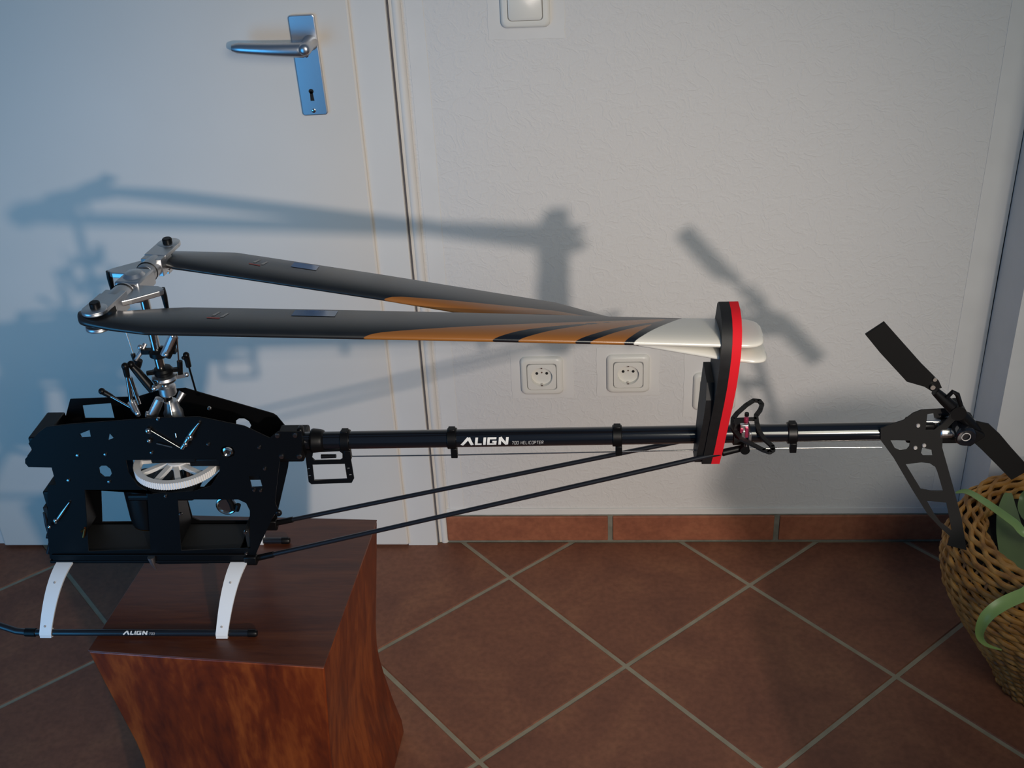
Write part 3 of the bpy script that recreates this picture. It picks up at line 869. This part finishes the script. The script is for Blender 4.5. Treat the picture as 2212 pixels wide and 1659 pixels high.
# --- main rotor blades
def lerp(tab, x):
    if x <= tab[0][0]: return tab[0][1]
    for (a, u), (c, v) in zip(tab, tab[1:]):
        if x <= c: return u + (v - u) * (x - a) / (c - a)
    return tab[-1][1]
def blade(LE, TE, z0, z1, x0, x1, dx):
    NU, NV = 260, 20
    th = 0.0120
    vs, fs, mi = [], [], []
    prof = []
    for j in range(NV + 1):
        c = 0.5 - 0.5 * math.cos(pi * j / NV)      # chordwise, 0 at the leading edge
        prof.append((c, 5 * (0.2969 * math.sqrt(c) - 0.126 * c - 0.3516 * c * c + 0.2843 * c ** 3 - 0.1036 * c ** 4)))
    xs = []
    for i in range(NU + 1):
        t = i / NU
        xs.append(x0 + (x1 - x0) * t)
    for x in xs:
        yl, yt = lerp(LE, x), lerp(TE, x)
        z = z0 + (z1 - z0) * (x - x0) / (x1 - x0)
        tip = max(0.0, (x - (x1 - 0.022)) / 0.022)
        e = 1 - math.sqrt(max(0.0, 1 - tip * tip)) if tip > 0 else 0
        root = max(0.0, ((x0 + 0.014) - x) / 0.014)
        e2 = 1 - math.sqrt(max(0.0, 1 - min(1, root) ** 2)) if root > 0 else 0
        w = yt - yl
        yl2, yt2 = yl + w * (0.22 * e + .20 * e2), yt - w * (0.26 * e + .20 * e2)
        tk = th * (0.55 if tip > .97 else 1) * (0.7 + 0.3 * min(1, (x1 - x) / .02))
        if x < x0 + 0.10: tk = max(tk, 0.0110 + 0.002 * (1 - (x - x0) / 0.10))
        for c, h in prof: vs.append((x, yl2 + (yt2 - yl2) * c, z + h * tk))
        for c, h in prof[1:-1]: vs.append((x, yl2 + (yt2 - yl2) * c, z - h * tk))
    W = len(prof) + len(prof) - 2
    up = lambda i, j: i * W + j
    dn = lambda i, j: i * W + (j if j in (0, NV) else NV + j)
    oc = [(.282, -.02), (.30, .08), (.35, .2), (.44, .42), (.56, .72), (.660, 1.01)]
    s1a = [(.43, 0), (.465, .25), (.50, .42), (.545, .62), (.58, .74)]
    s1b = [(.459, 0), (.475, .10), (.50, .28), (.54, .53), (.58, .74)]
    s2a = [(.523, 0), (.545, .18), (.575, .45), (.61, .70), (.632, .84)]
    s2b = [(.540, 0), (.552, .08), (.58, .34), (.61, .62), (.632, .84)]
    wc = [(.589, 0), (.600, .16), (.615, .42), (.630, .68), (.648, 1.0)]
    def inv(tab, v):
        if v <= tab[0][1]: return tab[0][0]
        for (a, u), (c, w_) in zip(tab, tab[1:]):
            if v <= w_: return a + (c - a) * (v - u) / (w_ - u)
        return 9
    def paint(x, v):
        x = x - dx
        wx = inv(wc, v)
        white = x - wx
        black = white + 0.011 + .004 * v
        if v < 0.76: black = max(black, min(x - inv(s1a, v), inv(s1b, v) - x))
        if v < 0.86: black = max(black, min(x - inv(s2a, v), inv(s2b, v) - x))
        return x - inv(oc, v), black, white
    pa = []
    for x in xs:
        for c, h in prof: pa.append(paint(x, c))
        for c, h in prof[1:-1]: pa.append(paint(x, c))
    for i in range(NU):
        for j in range(NV):
            fs.append((up(i, j), up(i, j + 1), up(i + 1, j + 1), up(i + 1, j)))
            fs.append((dn(i, j), dn(i + 1, j), dn(i + 1, j + 1), dn(i, j + 1)))
    for i in (0, NU):
        fs.append(tuple([up(i, j) for j in range(NV + 1)] + [dn(i, j) for j in range(NV - 1, 0, -1)]))
    q = MB(); q.add(vs, fs)
    o = q.build('rotor_blade', M_blade, H, smooth=50)
    for k, nm in enumerate(('paint_orange', 'paint_black', 'paint_white')):
        at = o.data.attributes.new(nm, 'FLOAT', 'POINT')
        at.data.foreach_set('value', [t[k] for t in pa])
    def surf(x, c, off=0.0004):
        yl, yt = lerp(LE, x), lerp(TE, x)
        h = 5 * (0.2969 * math.sqrt(c) - 0.126 * c - 0.3516 * c * c + 0.2843 * c ** 3 - 0.1036 * c ** 4)
        z = z0 + (z1 - z0) * (x - x0) / (x1 - x0)
        return (x, yl + (yt - yl) * c, z + h * th + off)
    return o, surf
nLE = [(-0.044, -0.106), (-0.02, -0.113), (0.0, -0.118), (0.041, -0.1245), (0.242, -0.112), (0.397, -0.102), (0.589, -0.091), (0.689, -0.086), (0.738, -0.083)]
nTE = [(-0.044, -0.070), (0.0, -0.072), (0.045, -0.060), (0.070, -0.055), (0.228, -0.044), (0.390, -0.034), (0.554, -0.026), (0.646, -0.021), (0.738, -0.014)]
near_blade, nsurf = blade(nLE, nTE, 0.4765, 0.42, -0.044, 0.738, 0)
fLE = [(-0.012, 0.060), (0.021, 0.0475), (0.286, 0.004), (0.366, -0.012), (0.596, -0.064), (0.690, -0.083), (0.742, -0.087)]
fTE = [(-0.012, 0.096), (0.010, 0.097), (0.085, 0.1055), (0.275, 0.073), (0.498, 0.030), (0.560, 0.003), (0.742, -0.018)]
far_blade, fsurf = blade(fLE, fTE, 0.4765, 0.40, -0.012, 0.742, 0.006)
for o, sf, bx in ((near_blade, nsurf, 0.106), (far_blade, fsurf, 0.116)):
    # small printed marks: two pale slanted strokes and a red dash, then a foil label nearer mid span
    for k, (a, c) in enumerate(((0.0, 0.55), (0.011, 0.50))):
        q = MB(); x = bx + a
        q.add([sf(x, c), sf(x + .004, c), sf(x + .0075, c + .20), sf(x + .0045, c + .20)], [(0, 1, 2, 3)]); q.build('blade_mark', M_letter_dim, o, smooth=0)
    q = MB(); q.add([sf(bx - .003, .44), sf(bx + .012, .42), sf(bx + .012, .47), sf(bx - .003, .48)], [(0, 1, 2, 3)]); q.build('blade_mark', M_mark_red, o, smooth=0)
    x0_, x1_ = (0.196, 0.246) if o is near_blade else (0.165, 0.198)
    q = MB(); n_ = 6
    vs = [sf(x0_ + (x1_ - x0_) * i / n_, c, .0005) for i in range(n_ + 1) for c in (0.62, 0.92)]
    q.add(vs, [(2 * i, 2 * i + 2, 2 * i + 3, 2 * i + 1) for i in range(n_)]); q.build('foil_label', M_foil, o, smooth=0)

# --- tail boom and what it carries
BA, BB = V((0.135, 0, 0.2452)), V((0.962, 0, 0.2532))
boom = part('tail_boom', M_boom, lambda q: q.tube(BA, BB, 0.0117, n=40))
bdir = (BB - BA).normalized()
def bz(x): return BA.z + (BB.z - BA.z) * (x - BA.x) / (BB.x - BA.x)
part('boom_mount', M_plastic, lambda q: (q.box((0.150, 0, 0.242), (0.040, 0.052, 0.026)), q.lathe((0.176, 0, bz(.176)), [(0.0165, 0), (0.0150, 0.012), (0.0135, 0.018)], 28, 'x'), q.box((0.164, 0.0, 0.260), (0.008, 0.012, 0.014))), bevel=.003)
for x in (0.2214, 0.3605, 0.572, 0.7913):
    def f(q, x=x):
        q.lathe((x, 0, bz(x)), [(0.0118, -0.0062), (0.0139, -0.0058), (0.0139, 0.0058), (0.0118, 0.0062)], 32, 'x')
        q.box((x, 0, bz(x) + 0.0135), (0.009, 0.010, 0.004))
        q.box((x + .002, -0.006, bz(x) - 0.0175), (0.0085, 0.008, 0.014))
    part('boom_guide', M_plastic, f, bevel=.0008)
for n_, (zc) in enumerate(()): pass

# lettering on the boom, wrapped round the tube
def strokes(segs, w):
    out = []
    for a, c in segs:
        a, c = V((*a, 0)), V((*c, 0)); d = (c - a).normalized(); n_ = V((-d.y, d.x, 0)) * w / 2
        a = a - d * w * .0; c = c + d * w * .0
        out.append([(a + n_)[:2], (c + n_)[:2], (c - n_)[:2], (a - n_)[:2]])
    return out
def align_word():
    w = 0.26
    L = []
    L += strokes([((0.0, 0), (0.62, 1.0)), ((0.62, 1.0), (1.05, 0))], .30)
    L += strokes([((1.42, 0), (1.42, 1.0)), ((1.30, .12), (1.95, .12))], w)
    L += strokes([((2.22, 0), (2.22, 1.0))], w)
    L += strokes([((2.60, .0), (2.60, 1.0)), ((2.50, .88), (3.35, .88)), ((2.50, .12), (3.35, .12)), ((3.27, 0), (3.27, .52)), ((2.98, .46), (3.40, .46))], w * .95)
    L += strokes([((3.72, 0), (3.72, 1.0)), ((3.72, 1.0), (4.42, 0)), ((4.42, 0), (4.42, 1.0))], w)
    return L
GLY = {'7': [((0, 1), (.6, 1)), ((.6, 1), (.2, 0))], '0': [((0, 0), (0, 1)), ((0, 1), (.6, 1)), ((.6, 1), (.6, 0)), ((.6, 0), (0, 0))],
       'H': [((0, 0), (0, 1)), ((.6, 0), (.6, 1)), ((0, .5), (.6, .5))], 'E': [((0, 0), (0, 1)), ((0, 1), (.55, 1)), ((0, .5), (.5, .5)), ((0, 0), (.55, 0))],
       'L': [((0, 1), (0, 0)), ((0, 0), (.55, 0))], 'I': [((.1, 0), (.1, 1))], 'C': [((0, 0), (0, 1)), ((0, 1), (.55, 1)), ((0, 0), (.55, 0))],
       'O': [((0, 0), (0, 1)), ((0, 1), (.6, 1)), ((.6, 1), (.6, 0)), ((.6, 0), (0, 0))], 'P': [((0, 0), (0, 1)), ((0, 1), (.55, 1)), ((.55, 1), (.55, .5)), ((.55, .5), (0, .5))],
       'T': [((.3, 0), (.3, 1)), ((0, 1), (.6, 1))], 'R': [((0, 0), (0, 1)), ((0, 1), (.55, 1)), ((.55, 1), (.55, .5)), ((.55, .5), (0, .5)), ((.25, .5), (.6, 0))], 'A': [((0, 0), (.3, 1)), ((.3, 1), (.6, 0)), ((.12, .35), (.5, .35))]}
def small_word(txt):
    L, x = [], 0
    for ch in txt:
        if ch == ' ': x += .6; continue
        L += strokes([((a[0] + x, a[1]), (c[0] + x, c[1])) for a, c in GLY[ch]], .17)
        x += .45 if ch == 'I' else .9
    return L
def wrap_text(name, polys, x0, sx, h0, sy, cyl_r, zf, yc, parent, m):
    """polys in letter units; x along the tube, height along its skin from angle h0 (radians above the -y side)"""
    q = MB()
    for P in polys:
        # split vertically so the strokes follow the curve
        vs = []
        n_ = 6
        for k in range(n_ + 1):
            t = k / n_
            a = (P[0][0] + (P[1][0] - P[0][0]) * t, P[0][1] + (P[1][1] - P[0][1]) * t)
            c = (P[3][0] + (P[2][0] - P[3][0]) * t, P[3][1] + (P[2][1] - P[3][1]) * t)
            for u, v in (a, c):
                th_ = h0 + v * sy / cyl_r
                X = x0 + u * sx + v * sy * 0.12
                vs.append((X, yc - math.cos(th_) * (cyl_r + .00018), zf(X) + math.sin(th_) * (cyl_r + .00018)))
        q.add(vs, [(2 * k, 2 * k + 2, 2 * k + 3, 2 * k + 1) for k in range(n_)])
    return q.build(name, m, parent, smooth=0)
wrap_text('lettering', align_word(), 0.3735, 0.0131, -0.30, 0.0106, 0.0117, bz, 0, boom, M_letter)
wrap_text('lettering', small_word('700 HELICOPTER'), 0.438, 0.00345, -0.28, 0.0046, 0.0117, bz, 0, boom, M_letter_dim)
near_skid = [o for o in H.children if o.name.startswith('skid_tube')][0]
wrap_text('lettering', align_word(), -0.0905, 0.0072, 0.15, 0.0052, 0.0045, lambda x_: 0.0052, -0.1, near_skid, M_letter)
wrap_text('lettering', small_word('700'), -0.055, 0.0030, 0.2, 0.0026, 0.0045, lambda x_: 0.0052, -0.1, near_skid, M_letter_dim)

# tail servo bracket hung under the boom
plate('servo_bracket', [(0.1674, 0.227), (0.1687, 0.2364), (0.2248, 0.2373), (0.2266, 0.2265), (0.2274, 0.1914), (0.2236, 0.1848), (0.1695, 0.1829), (0.1663, 0.1867)],
      [[(0.1786, 0.2334), (0.2135, 0.2345), (0.2167, 0.2309), (0.2158, 0.223), (0.2125, 0.2208), (0.1788, 0.2204), (0.1757, 0.2248)],
       [(0.1748, 0.2139), (0.2179, 0.215), (0.2181, 0.1908), (0.174, 0.1889)],
       *[[(c[0] + dx_, c[1] + dz_) for dx_, dz_ in ((-.0016, -.001), (.0016, -.001), (.0018, .001), (-.0014, .001))] for c in ((0.169, 0.2073), (0.1688, 0.1963), (0.2219, 0.2076), (0.2232, 0.1974))]],
      -0.008, 0.0022, M_plastic, H)
rod('tail_control_rod', M_steel, [(0.2156, -0.006, 0.2245), (0.3595, -0.006, 0.2255), (0.5719, -0.006, 0.2286), (0.786, -0.006, 0.2323), (0.9037, -0.006, 0.2326)], 0.0009, n=8)
rod('ball_link', M_plastic, [(0.1881, -0.008, 0.2261), (0.2077, -0.008, 0.2267)], [0.0030, 0.0026])
# boom support rods
for a, c, e in (((0.0893, -0.03, 0.0775), (0.7026, -0.026, 0.2393), (0.7331, -0.018, 0.2421)), ((0.1044, 0.03, 0.0916), (0.6983, 0.02, 0.2374), (0.7294, 0.01, 0.242))):
    q = MB(); q.tube(a, c, 0.0031, n=14)
    o = q.build('boom_support', M_rod, H)
    q = MB(); q.tube(c, e, 0.0046, 0.004, n=14)
    q.build('support_end', M_plastic, o)
    d = (V(c) - V(a)).normalized()
    q = MB(); q.tube(V(a) - d * 0.012, V(a) + d * 0.02, 0.0042, 0.0042, n=12)
    q.build('support_end', M_plastic, o)
part('strut_anchor', M_plastic, lambda q: (q.box((0.078, -0.035, 0.078), (0.018, 0.010, 0.014)), q.box((0.092, 0.03, 0.088), (0.018, 0.010, 0.016)), q.lathe((0.1267, -0.03, 0.154), [(0.0045, 0), (0.0045, -0.006)], 14, 'y')), bevel=.002)

# horizontal stabiliser: open carbon loops, with a red and silver clamp
def loop(pts, w, h, closed=True):
    q = MB()
    m = len(pts)
    for i in range(m if closed else m - 1):
        q.boxd(pts[i], pts[(i + 1) % m], w, h)
        q.lathe(V(pts[i]) - V((0, 0, h / 2)), [(w / 2, 0), (w / 2, h)], 12)
    return q
ZS = 0.252
stab = loop([(0.7192, 0.0172, 0.262), (0.7259, 0.0306, 0.262), (0.74, 0.0509, 0.262), (0.7509, 0.0623, 0.262), (0.7579, 0.061, 0.262), (0.7603, 0.0517, 0.262), (0.7562, 0.038, 0.262), (0.7492, 0.0245, 0.262), (0.7481, 0.0057, 0.262), (0.7487, -0.0128, 0.262),
             (0.7532, -0.0237, 0.258), (0.7617, -0.0376, 0.256), (0.7618, -0.0458, 0.256), (0.7566, -0.0509, 0.256), (0.7494, -0.0457, 0.256), (0.7378, -0.0346, 0.257), (0.7246, -0.0248, 0.259), (0.7166, -0.0031, 0.261)], 0.0056, 0.0030)
stab.boxd((0.719, 0.015, 0.262), (0.7489, 0.0167, 0.262), 0.005, 0.003)
stab = stab.build('stabiliser_fin', M_fin, H)
part('stabiliser_clamp', M_fin, lambda q: (q.lathe((0.728, 0, bz(.728)), [(0.0118, -0.011), (0.0145, -0.010), (0.0145, 0.010), (0.0118, 0.011)], 28, 'x'), q.box((0.728, 0, bz(.728) + .0145), (0.018, 0.012, 0.006))))
part('clamp_block', M_alu, lambda q: (q.box((0.7298, -0.014, 0.2698), (0.010, 0.006, 0.008)), q.box((0.729, -0.016, 0.2601), (0.006, 0.005, 0.012)), q.box((0.7372, -0.016, 0.2552), (0.004, 0.004, 0.014))), bevel=.0008)
part('clamp_screw', M_magenta, lambda q: (q.lathe((0.733, -0.004, 0.2751), [(0.0030, -0.005), (0.0030, 0.002)], 12), q.box((0.7263, -0.017, 0.2663), (0.004, 0.003, 0.006)), q.box((0.7325, -0.018, 0.2641), (0.004, 0.003, 0.014))), bevel=.0004)
part('clamp_bolt', M_plastic, lambda q: (q.lathe((0.7333, -0.004, 0.2798), [(0.0028, 0), (0.0028, 0.004)], 12), q.lathe((0.7303, -0.022, 0.2447), [(0.0060, 0.0), (0.0060, -0.008)], 16, 'y')))

# --- tail: vertical fin, gearbox, tail rotor
fin = plate('vertical_fin', [(0.8968, 0.2657), (0.909, 0.2716), (0.9235, 0.2775), (0.9334, 0.2875), (0.9428, 0.292), (0.9736, 0.2937), (0.9882, 0.2922), (0.9923, 0.2868), (0.9784, 0.2668), (0.9734, 0.2547), (0.9752, 0.2369),
    (0.9851, 0.2097), (0.998, 0.1741), (1.0146, 0.1266), (1.0284, 0.0753), (1.0023, 0.0838), (1.0039, 0.0982), (0.9903, 0.1118), (0.971, 0.1334), (0.9456, 0.1744), (0.9175, 0.2221), (0.8987, 0.2486)],
    [[(0.9335, 0.2122), (0.9526, 0.2148), (0.963, 0.2133), (0.9706, 0.2077), (0.9746, 0.1992), (0.9853, 0.1705), (0.9709, 0.1706), (0.9572, 0.1736)],
     [(0.967, 0.1554), (0.9918, 0.1524), (0.9983, 0.1303), (1.005, 0.1072), (0.9891, 0.1207), (0.9791, 0.1341)],
     [(0.9105, 0.2485), (0.9349, 0.2476), (0.9349, 0.2386), (0.9321, 0.2338), (0.9243, 0.2325), (0.9176, 0.236)],
     [(0.9509, 0.2371), (0.9627, 0.2335), (0.965, 0.2245), (0.9536, 0.2246), (0.9502, 0.2288)],
     [(0.9508, 0.2859), (0.9579, 0.2872), (0.9599, 0.2805), (0.9665, 0.2811), (0.9635, 0.2865), (0.9744, 0.2877), (0.9776, 0.281), (0.9706, 0.271), (0.9622, 0.263), (0.9515, 0.2631)]],
    -0.0135, 0.0018, M_fin, H)
part('gearbox_case', M_alu, lambda q: (q.box((0.9632, 0.004, 0.2628), (0.030, 0.018, 0.014)), q.lathe((0.9818, -0.01, 0.2571), [(0.0075, -0.012), (0.0075, 0.004)], 20, 'x'), q.box((0.9842, 0.006, 0.2695), (0.02, 0.01, 0.008))), bevel=.002)
part('gearbox_housing', M_plastic, lambda q: (q.box((0.948, 0, 0.2545), (0.034, 0.022, 0.028)), q.box((0.9903, -0.004, 0.2553), (0.040, 0.016, 0.030)), q.path([(0.9673, 0.006, 0.2696), (0.988, 0.01, 0.2697), (1.0066, 0.012, 0.2621), (1.0185, 0.008, 0.2508)], [0.006, 0.009, 0.010, 0.006], 12)), bevel=.003)
part('tail_cap', M_boom, lambda q: q.lathe((0.9941, -0.036, 0.2663), [(0.0128, 0.030), (0.0133, 0.004), (0.0128, 0.0), (0.0110, -0.003), (0.0060, -0.0035), (0.0055, -0.002), (0.0030, -0.002)], 32, 'y'))
part('tail_cap_ring', M_letter_dim, lambda q: q.torus((0.9927, -0.0398, 0.2687), 0.0052, 0.0006, 'y', 24, 6))
part('tail_pitch_lever', M_plastic, lambda q: (q.prism([(0.9889, 0.2778), (0.9964, 0.279), (1.0167, 0.2682), (1.0172, 0.2648), (1.0021, 0.2508), (0.9936, 0.2523)], lambda u, v, w: (u, w, v), -0.034, -0.027)), bevel=.001)
part('tail_pitch_plate', M_alu, lambda q: q.prism([(1.0132, 0.2677), (1.017, 0.2649), (1.03, 0.2456), (1.0253, 0.2471), (1.0173, 0.2554)], lambda u, v, w: (u, w, v), 0.002, 0.006), bevel=.0004)
screws(fin, [(0.9415, 0.2699), (0.9422, 0.2371), (0.9525, 0.2405)], -0.0146, 0.0021, M_letter_dim)

TY = 0.018
tb = plate('tail_blade', [(0.8804, 0.4225), (0.8604, 0.4065), (0.8794, 0.3828), (0.9152, 0.3426), (0.9367, 0.3353), (0.9462, 0.3287), (0.9574, 0.3337), (0.9531, 0.3421), (0.9295, 0.3664), (0.9047, 0.3947)], [], -0.030, 0.0036, M_tail_blade, H)
tb2 = plate('tail_blade', [(1.0068, 0.2812), (1.0228, 0.277), (1.0383, 0.2621), (1.0555, 0.2417), (1.0828, 0.2111), (1.0625, 0.1952), (1.0394, 0.2198), (1.0195, 0.2406), (1.0052, 0.2544)], [], -0.024, 0.0036, M_tail_blade, H)
part('tail_hub', M_plastic, lambda q: (q.lathe((0.9799, -0.028, 0.3005), [(0.0095, -0.010), (0.0095, 0.012)], 24, 'y'), q.path([(0.9506, -0.03, 0.328), (0.9631, -0.03, 0.3156), (0.976, -0.029, 0.3031)], [0.0052, 0.0068, 0.0076], 14),
     q.path([(0.9838, -0.028, 0.2958), (0.9972, -0.026, 0.2825), (1.011, -0.024, 0.2678)], [0.0076, 0.0068, 0.005], 14)))
part('tail_grip_link', M_plastic, lambda q: q.path([(0.9638, -0.036, 0.323), (0.9689, -0.037, 0.3313), (0.9748, -0.037, 0.3274), (0.9817, -0.036, 0.3112)], [0.0025, 0.0028, 0.0030, 0.0026], 10))
part('tail_blade_bolt', M_steel, lambda q: (q.lathe((0.9455, -0.033, 0.3363), [(0.0030, 0), (0.0030, -0.003)], 14, 'y'), q.lathe((0.947, -0.0325, 0.3461), [(0.0024, 0), (0.0024, -0.002)], 12, 'y')))

# ---------------------------------------------------------------- foam blade holder strapped to the boom
BHO = V((0.36, -0.688, 0.66))
hold = empty('blade_holder', BHO)
tag(hold, 'upright black foam blade holder with a bright red face, clipped on the tail boom', 'holder')
off = V((-0.347, -0.688, 0.45)) - BHO
outl = [(-.052, .452), (-.068, .448), (-.080, .440), (-.088, .428), (-.091, .412), (-.089, .392), (-.084, .368), (-.074, .340), (-.062, .312), (-.050, .285), (-.038, .256), (-.028, .236), (-.018, .217),
        (.012, .217), (.012, .235), (.006, .27), (-.006, .33), (-.010, .38), (-.012, .42), (-.020, .445), (-.030, .452)]
def xr(z): return 0.7010 + (z - 0.217) * 0.044
def slab(a, b2, poly): 
    q = MB()
    q.prism(poly, lambda u, v, w: tuple(V((xr(v) + w, u, v)) + off), a, b2)
    return q
slab(-0.0105, 0.0, outl).build('red_foam_face', M_red, hold, smooth=30)
slab(-0.0225, -0.0106, outl).build('black_foam_core', M_foam, hold, smooth=30)
low = [(-.058, .360), (-.066, .340), (-.060, .312), (-.048, .285), (-.036, .256), (-.026, .236), (-.012, .216), (.012, .216), (.010, .235), (.004, .30), (-.008, .360)]
slab(-0.031, -0.0226, low).build('foam_backing', M_foam, hold, smooth=30)

# ---------------------------------------------------------------- wicker planter with plant
BX, BY = 0.972, -0.400
bk = empty('wicker_basket', (BX, BY, 0))
tag(bk, 'round bulging wicker basket standing on the floor at the right edge, half outside the picture', 'basket')
def brad(z):
    return lerp([(0, .076), (.05, .098), (.10, .130), (.16, .167), (.21, .192), (.25, .200), (.28, .197), (.30, .188), (.312, .172)], z)
NS = 44
nrow = 34
def strand(rf, z, phase, r, seed):
    q = MB(); N = NS * 3
    pts = []
    rnd = random.Random(seed)
    w = rnd.uniform(0, 6)
    for i in range(N):
        a = 2 * pi * i / N
        rr = rf + 0.0034 * math.sin(a * NS / 2 + phase) + 0.0008 * math.sin(5 * a + w)
        pts.append((rr * math.cos(a), rr * math.sin(a), z + 0.0012 * math.sin(3 * a + w)))
    q.path(pts, r, 6, closed=True)
    return q
for k in range(nrow):
    z = 0.006 + k * 0.0089
    strand(brad(z), z, pi * (k % 2), 0.0049, k).build('wicker_strand', M_wicker, bk, smooth=60)
for k, (rr, z) in enumerate(((.188, .309), (.180, .316), (.171, .320), (.162, .321), (.153, .318), (.146, .311), (.142, .302))):
    strand(rr, z, pi * (k % 2), 0.0046, 50 + k).build('rim_strand', M_wicker, bk, smooth=60)
q = MB()
for i in range(NS):
    a = 2 * pi * (i + .5) / NS
    q.path([((brad(z)) * math.cos(a), (brad(z)) * math.sin(a), z) for z in (0.003, .05, .10, .15, .2, .25, .29, .31)], 0.0030, 6)
q.lathe((0, 0, 0.004), [(0.072, 0), (0.072, 0.006)], 40)
tag(q.build('stakes', M_stake, bk), kind='stuff')
q = MB()
q.lathe((0, 0, 0.012), [(0.066, 0), (0.082, 0.035), (0.110, 0.085), (0.145, .14), (.174, .19), (.184, .24), (.180, .27), (.150, .272)], 40)
q.build('dark_liner', M_dark, bk)

pl = empty('potted_plant', (BX, BY, 0.24))
tag(pl, 'green plant with strap leaves in the wicker basket, one leaf over the rim', 'plant')
po = V((BX, BY, 0.24))
def leaf(pts, ws, m, fold=0.25, name='leaf'):
    """strap leaf along world points with a keel"""
    P = [V(p_) - po for p_ in pts]
    # smooth the centre line
    C, Wd = [], []
    n = len(P)
    for i in range(n - 1):
        p0, p1, p2, p3 = P[max(i - 1, 0)], P[i], P[i + 1], P[min(i + 2, n - 1)]
        for k in range(6):
            t = k / 6
            C.append(0.5 * ((2 * p1) + (p2 - p0) * t + (2 * p0 - 5 * p1 + 4 * p2 - p3) * t * t + (-p0 + 3 * p1 - 3 * p2 + p3) * t ** 3))
            Wd.append(ws[i] + (ws[i + 1] - ws[i]) * t)
    C.append(P[-1]); Wd.append(ws[-1])
    vs, fs = [], []
    camd = V((0.198, -1.955, 1.514)) - po
    for i, c in enumerate(C):
        t = (C[min(i + 1, len(C) - 1)] - C[max(i - 1, 0)]).normalized()
        side = t.cross(V((-.35, -.6, .75))).normalized()
        nn = side.cross(t).normalized()
        w = Wd[i] / 2
        for u, dz in ((-1, 0), (-.5, -fold * w * .6), (0, -fold * w), (.5, -fold * w * .6), (1, 0)):
            vs.append(c + side * (u * w) + nn * dz)
        for u, dz in ((-1, 0), (-.5, -fold * w * .6), (0, -fold * w), (.5, -fold * w * .6), (1, 0)):
            vs.append(c + side * (u * w) + nn * (dz - .0012))
    for i in range(len(C) - 1):
        a, c = i * 10, i * 10 + 10
        for k in range(4):
            fs.append((a + k, a + k + 1, c + k + 1, c + k))
            fs.append((a + 5 + k, c + 5 + k, c + 6 + k, a + 6 + k))
        fs.append((a, c, c + 5, a + 5)); fs.append((a + 4, a + 9, c + 9, c + 4))
    q = MB(); q.add(vs, fs)
    return q.build(name, m, pl, smooth=60)
q = MB(); q.lathe((0, 0, -0.001), [(0.138, 0), (0.142, 0.02), (0.05, 0.028), (0.01, 0.030)], 30)
q.build('soil', M_soil, pl)
leaf([(1.06, -0.44, 0.27), (0.8929, -0.4272, 0.33), (0.8624, -0.4022, 0.345), (0.8345, -0.3481, 0.345), (0.8168, -0.3081, 0.338), (0.8031, -0.2924, 0.325)], [.012, .013, .013, .011, .009, .003], M_leaf2)
leaf([(1.03, -0.46, 0.265), (0.8625, -0.4916, 0.285), (0.8639, -0.4357, 0.295), (0.8709, -0.3764, 0.305), (0.8761, -0.3371, 0.318), (0.8897, -0.2931, 0.325)], [.030, .042, .046, .042, .032, .010], M_leaf)
leaf([(1.06, -0.47, 0.27), (0.8686, -0.5451, 0.33), (0.8256, -0.5704, 0.338), (0.7883, -0.5873, 0.332), (0.7684, -0.5929, 0.312), (0.7656, -0.5915, 0.28), (0.7804, -0.5862, 0.255), (0.8095, -0.5765, 0.235)], [.018, .020, .020, .020, .018, .012, .006, .002], M_leaf2)
leaf([(1.0, -0.38, 0.265), (0.9113, -0.3457, 0.31), (0.9079, -0.3149, 0.33), (0.917, -0.3242, 0.36)], [.014, .018, .014, .006], M_leaf)
leaf([(1.05, -0.40, 0.265), (1.12, -0.38, 0.36), (1.20, -0.36, 0.40), (1.27, -0.36, 0.37)], [.02, .028, .022, .006], M_leaf)
leaf([(1.05, -0.46, 0.265), (1.10, -0.55, 0.36), (1.13, -0.64, 0.37), (1.15, -0.70, 0.31)], [.02, .028, .022, .006], M_leaf2)

# ---------------------------------------------------------------- round-backed chair standing beside the photographer
ch = empty('wooden_chair', (0.862, -1.25, 0), math.radians(180 + 6))
tag(ch, 'round-backed chair outside the right edge, seen only by its rounded shadow on the wall', 'chair')
q = MB()
q.prism(rrect(0, 0, 0.36, 0.38, 0.09, 8), XYm, 0.43, 0.455)
q.build('seat', M_chair, ch, smooth=30, bevel=.005)
for sx in (-1, 1):
    for sy in (-1, 1):
        q = MB(); q.path([(sx * .14, sy * .15, 0.43), (sx * .16, sy * .175, 0.0)], [0.019, 0.014], 12); q.build('leg', M_chair, ch)
for sx in (-1, 1):
    q = MB(); q.path([(sx * .075, 0.165, 0.44), (sx * .085, 0.185, 0.62), (sx * 0.10, 0.20, 0.72)], [0.017, 0.016, 0.014], 12); q.build('back_post', M_chair, ch)
q = MB()
q.prism([(0.15 * c_[0], 0.730 + c_[1]) for c_ in [(math.cos(2 * pi * i / 36) * (0.9 if math.sin(2 * pi * i / 36) < 0 else 1.0), 0.125 * math.sin(2 * pi * i / 36)) for i in range(36)]], lambda u, v, w: (u, w + 0.1 * (v - .75), v), 0.185, 0.205)
q.build('backrest', M_chair, ch, smooth=30, bevel=.004)
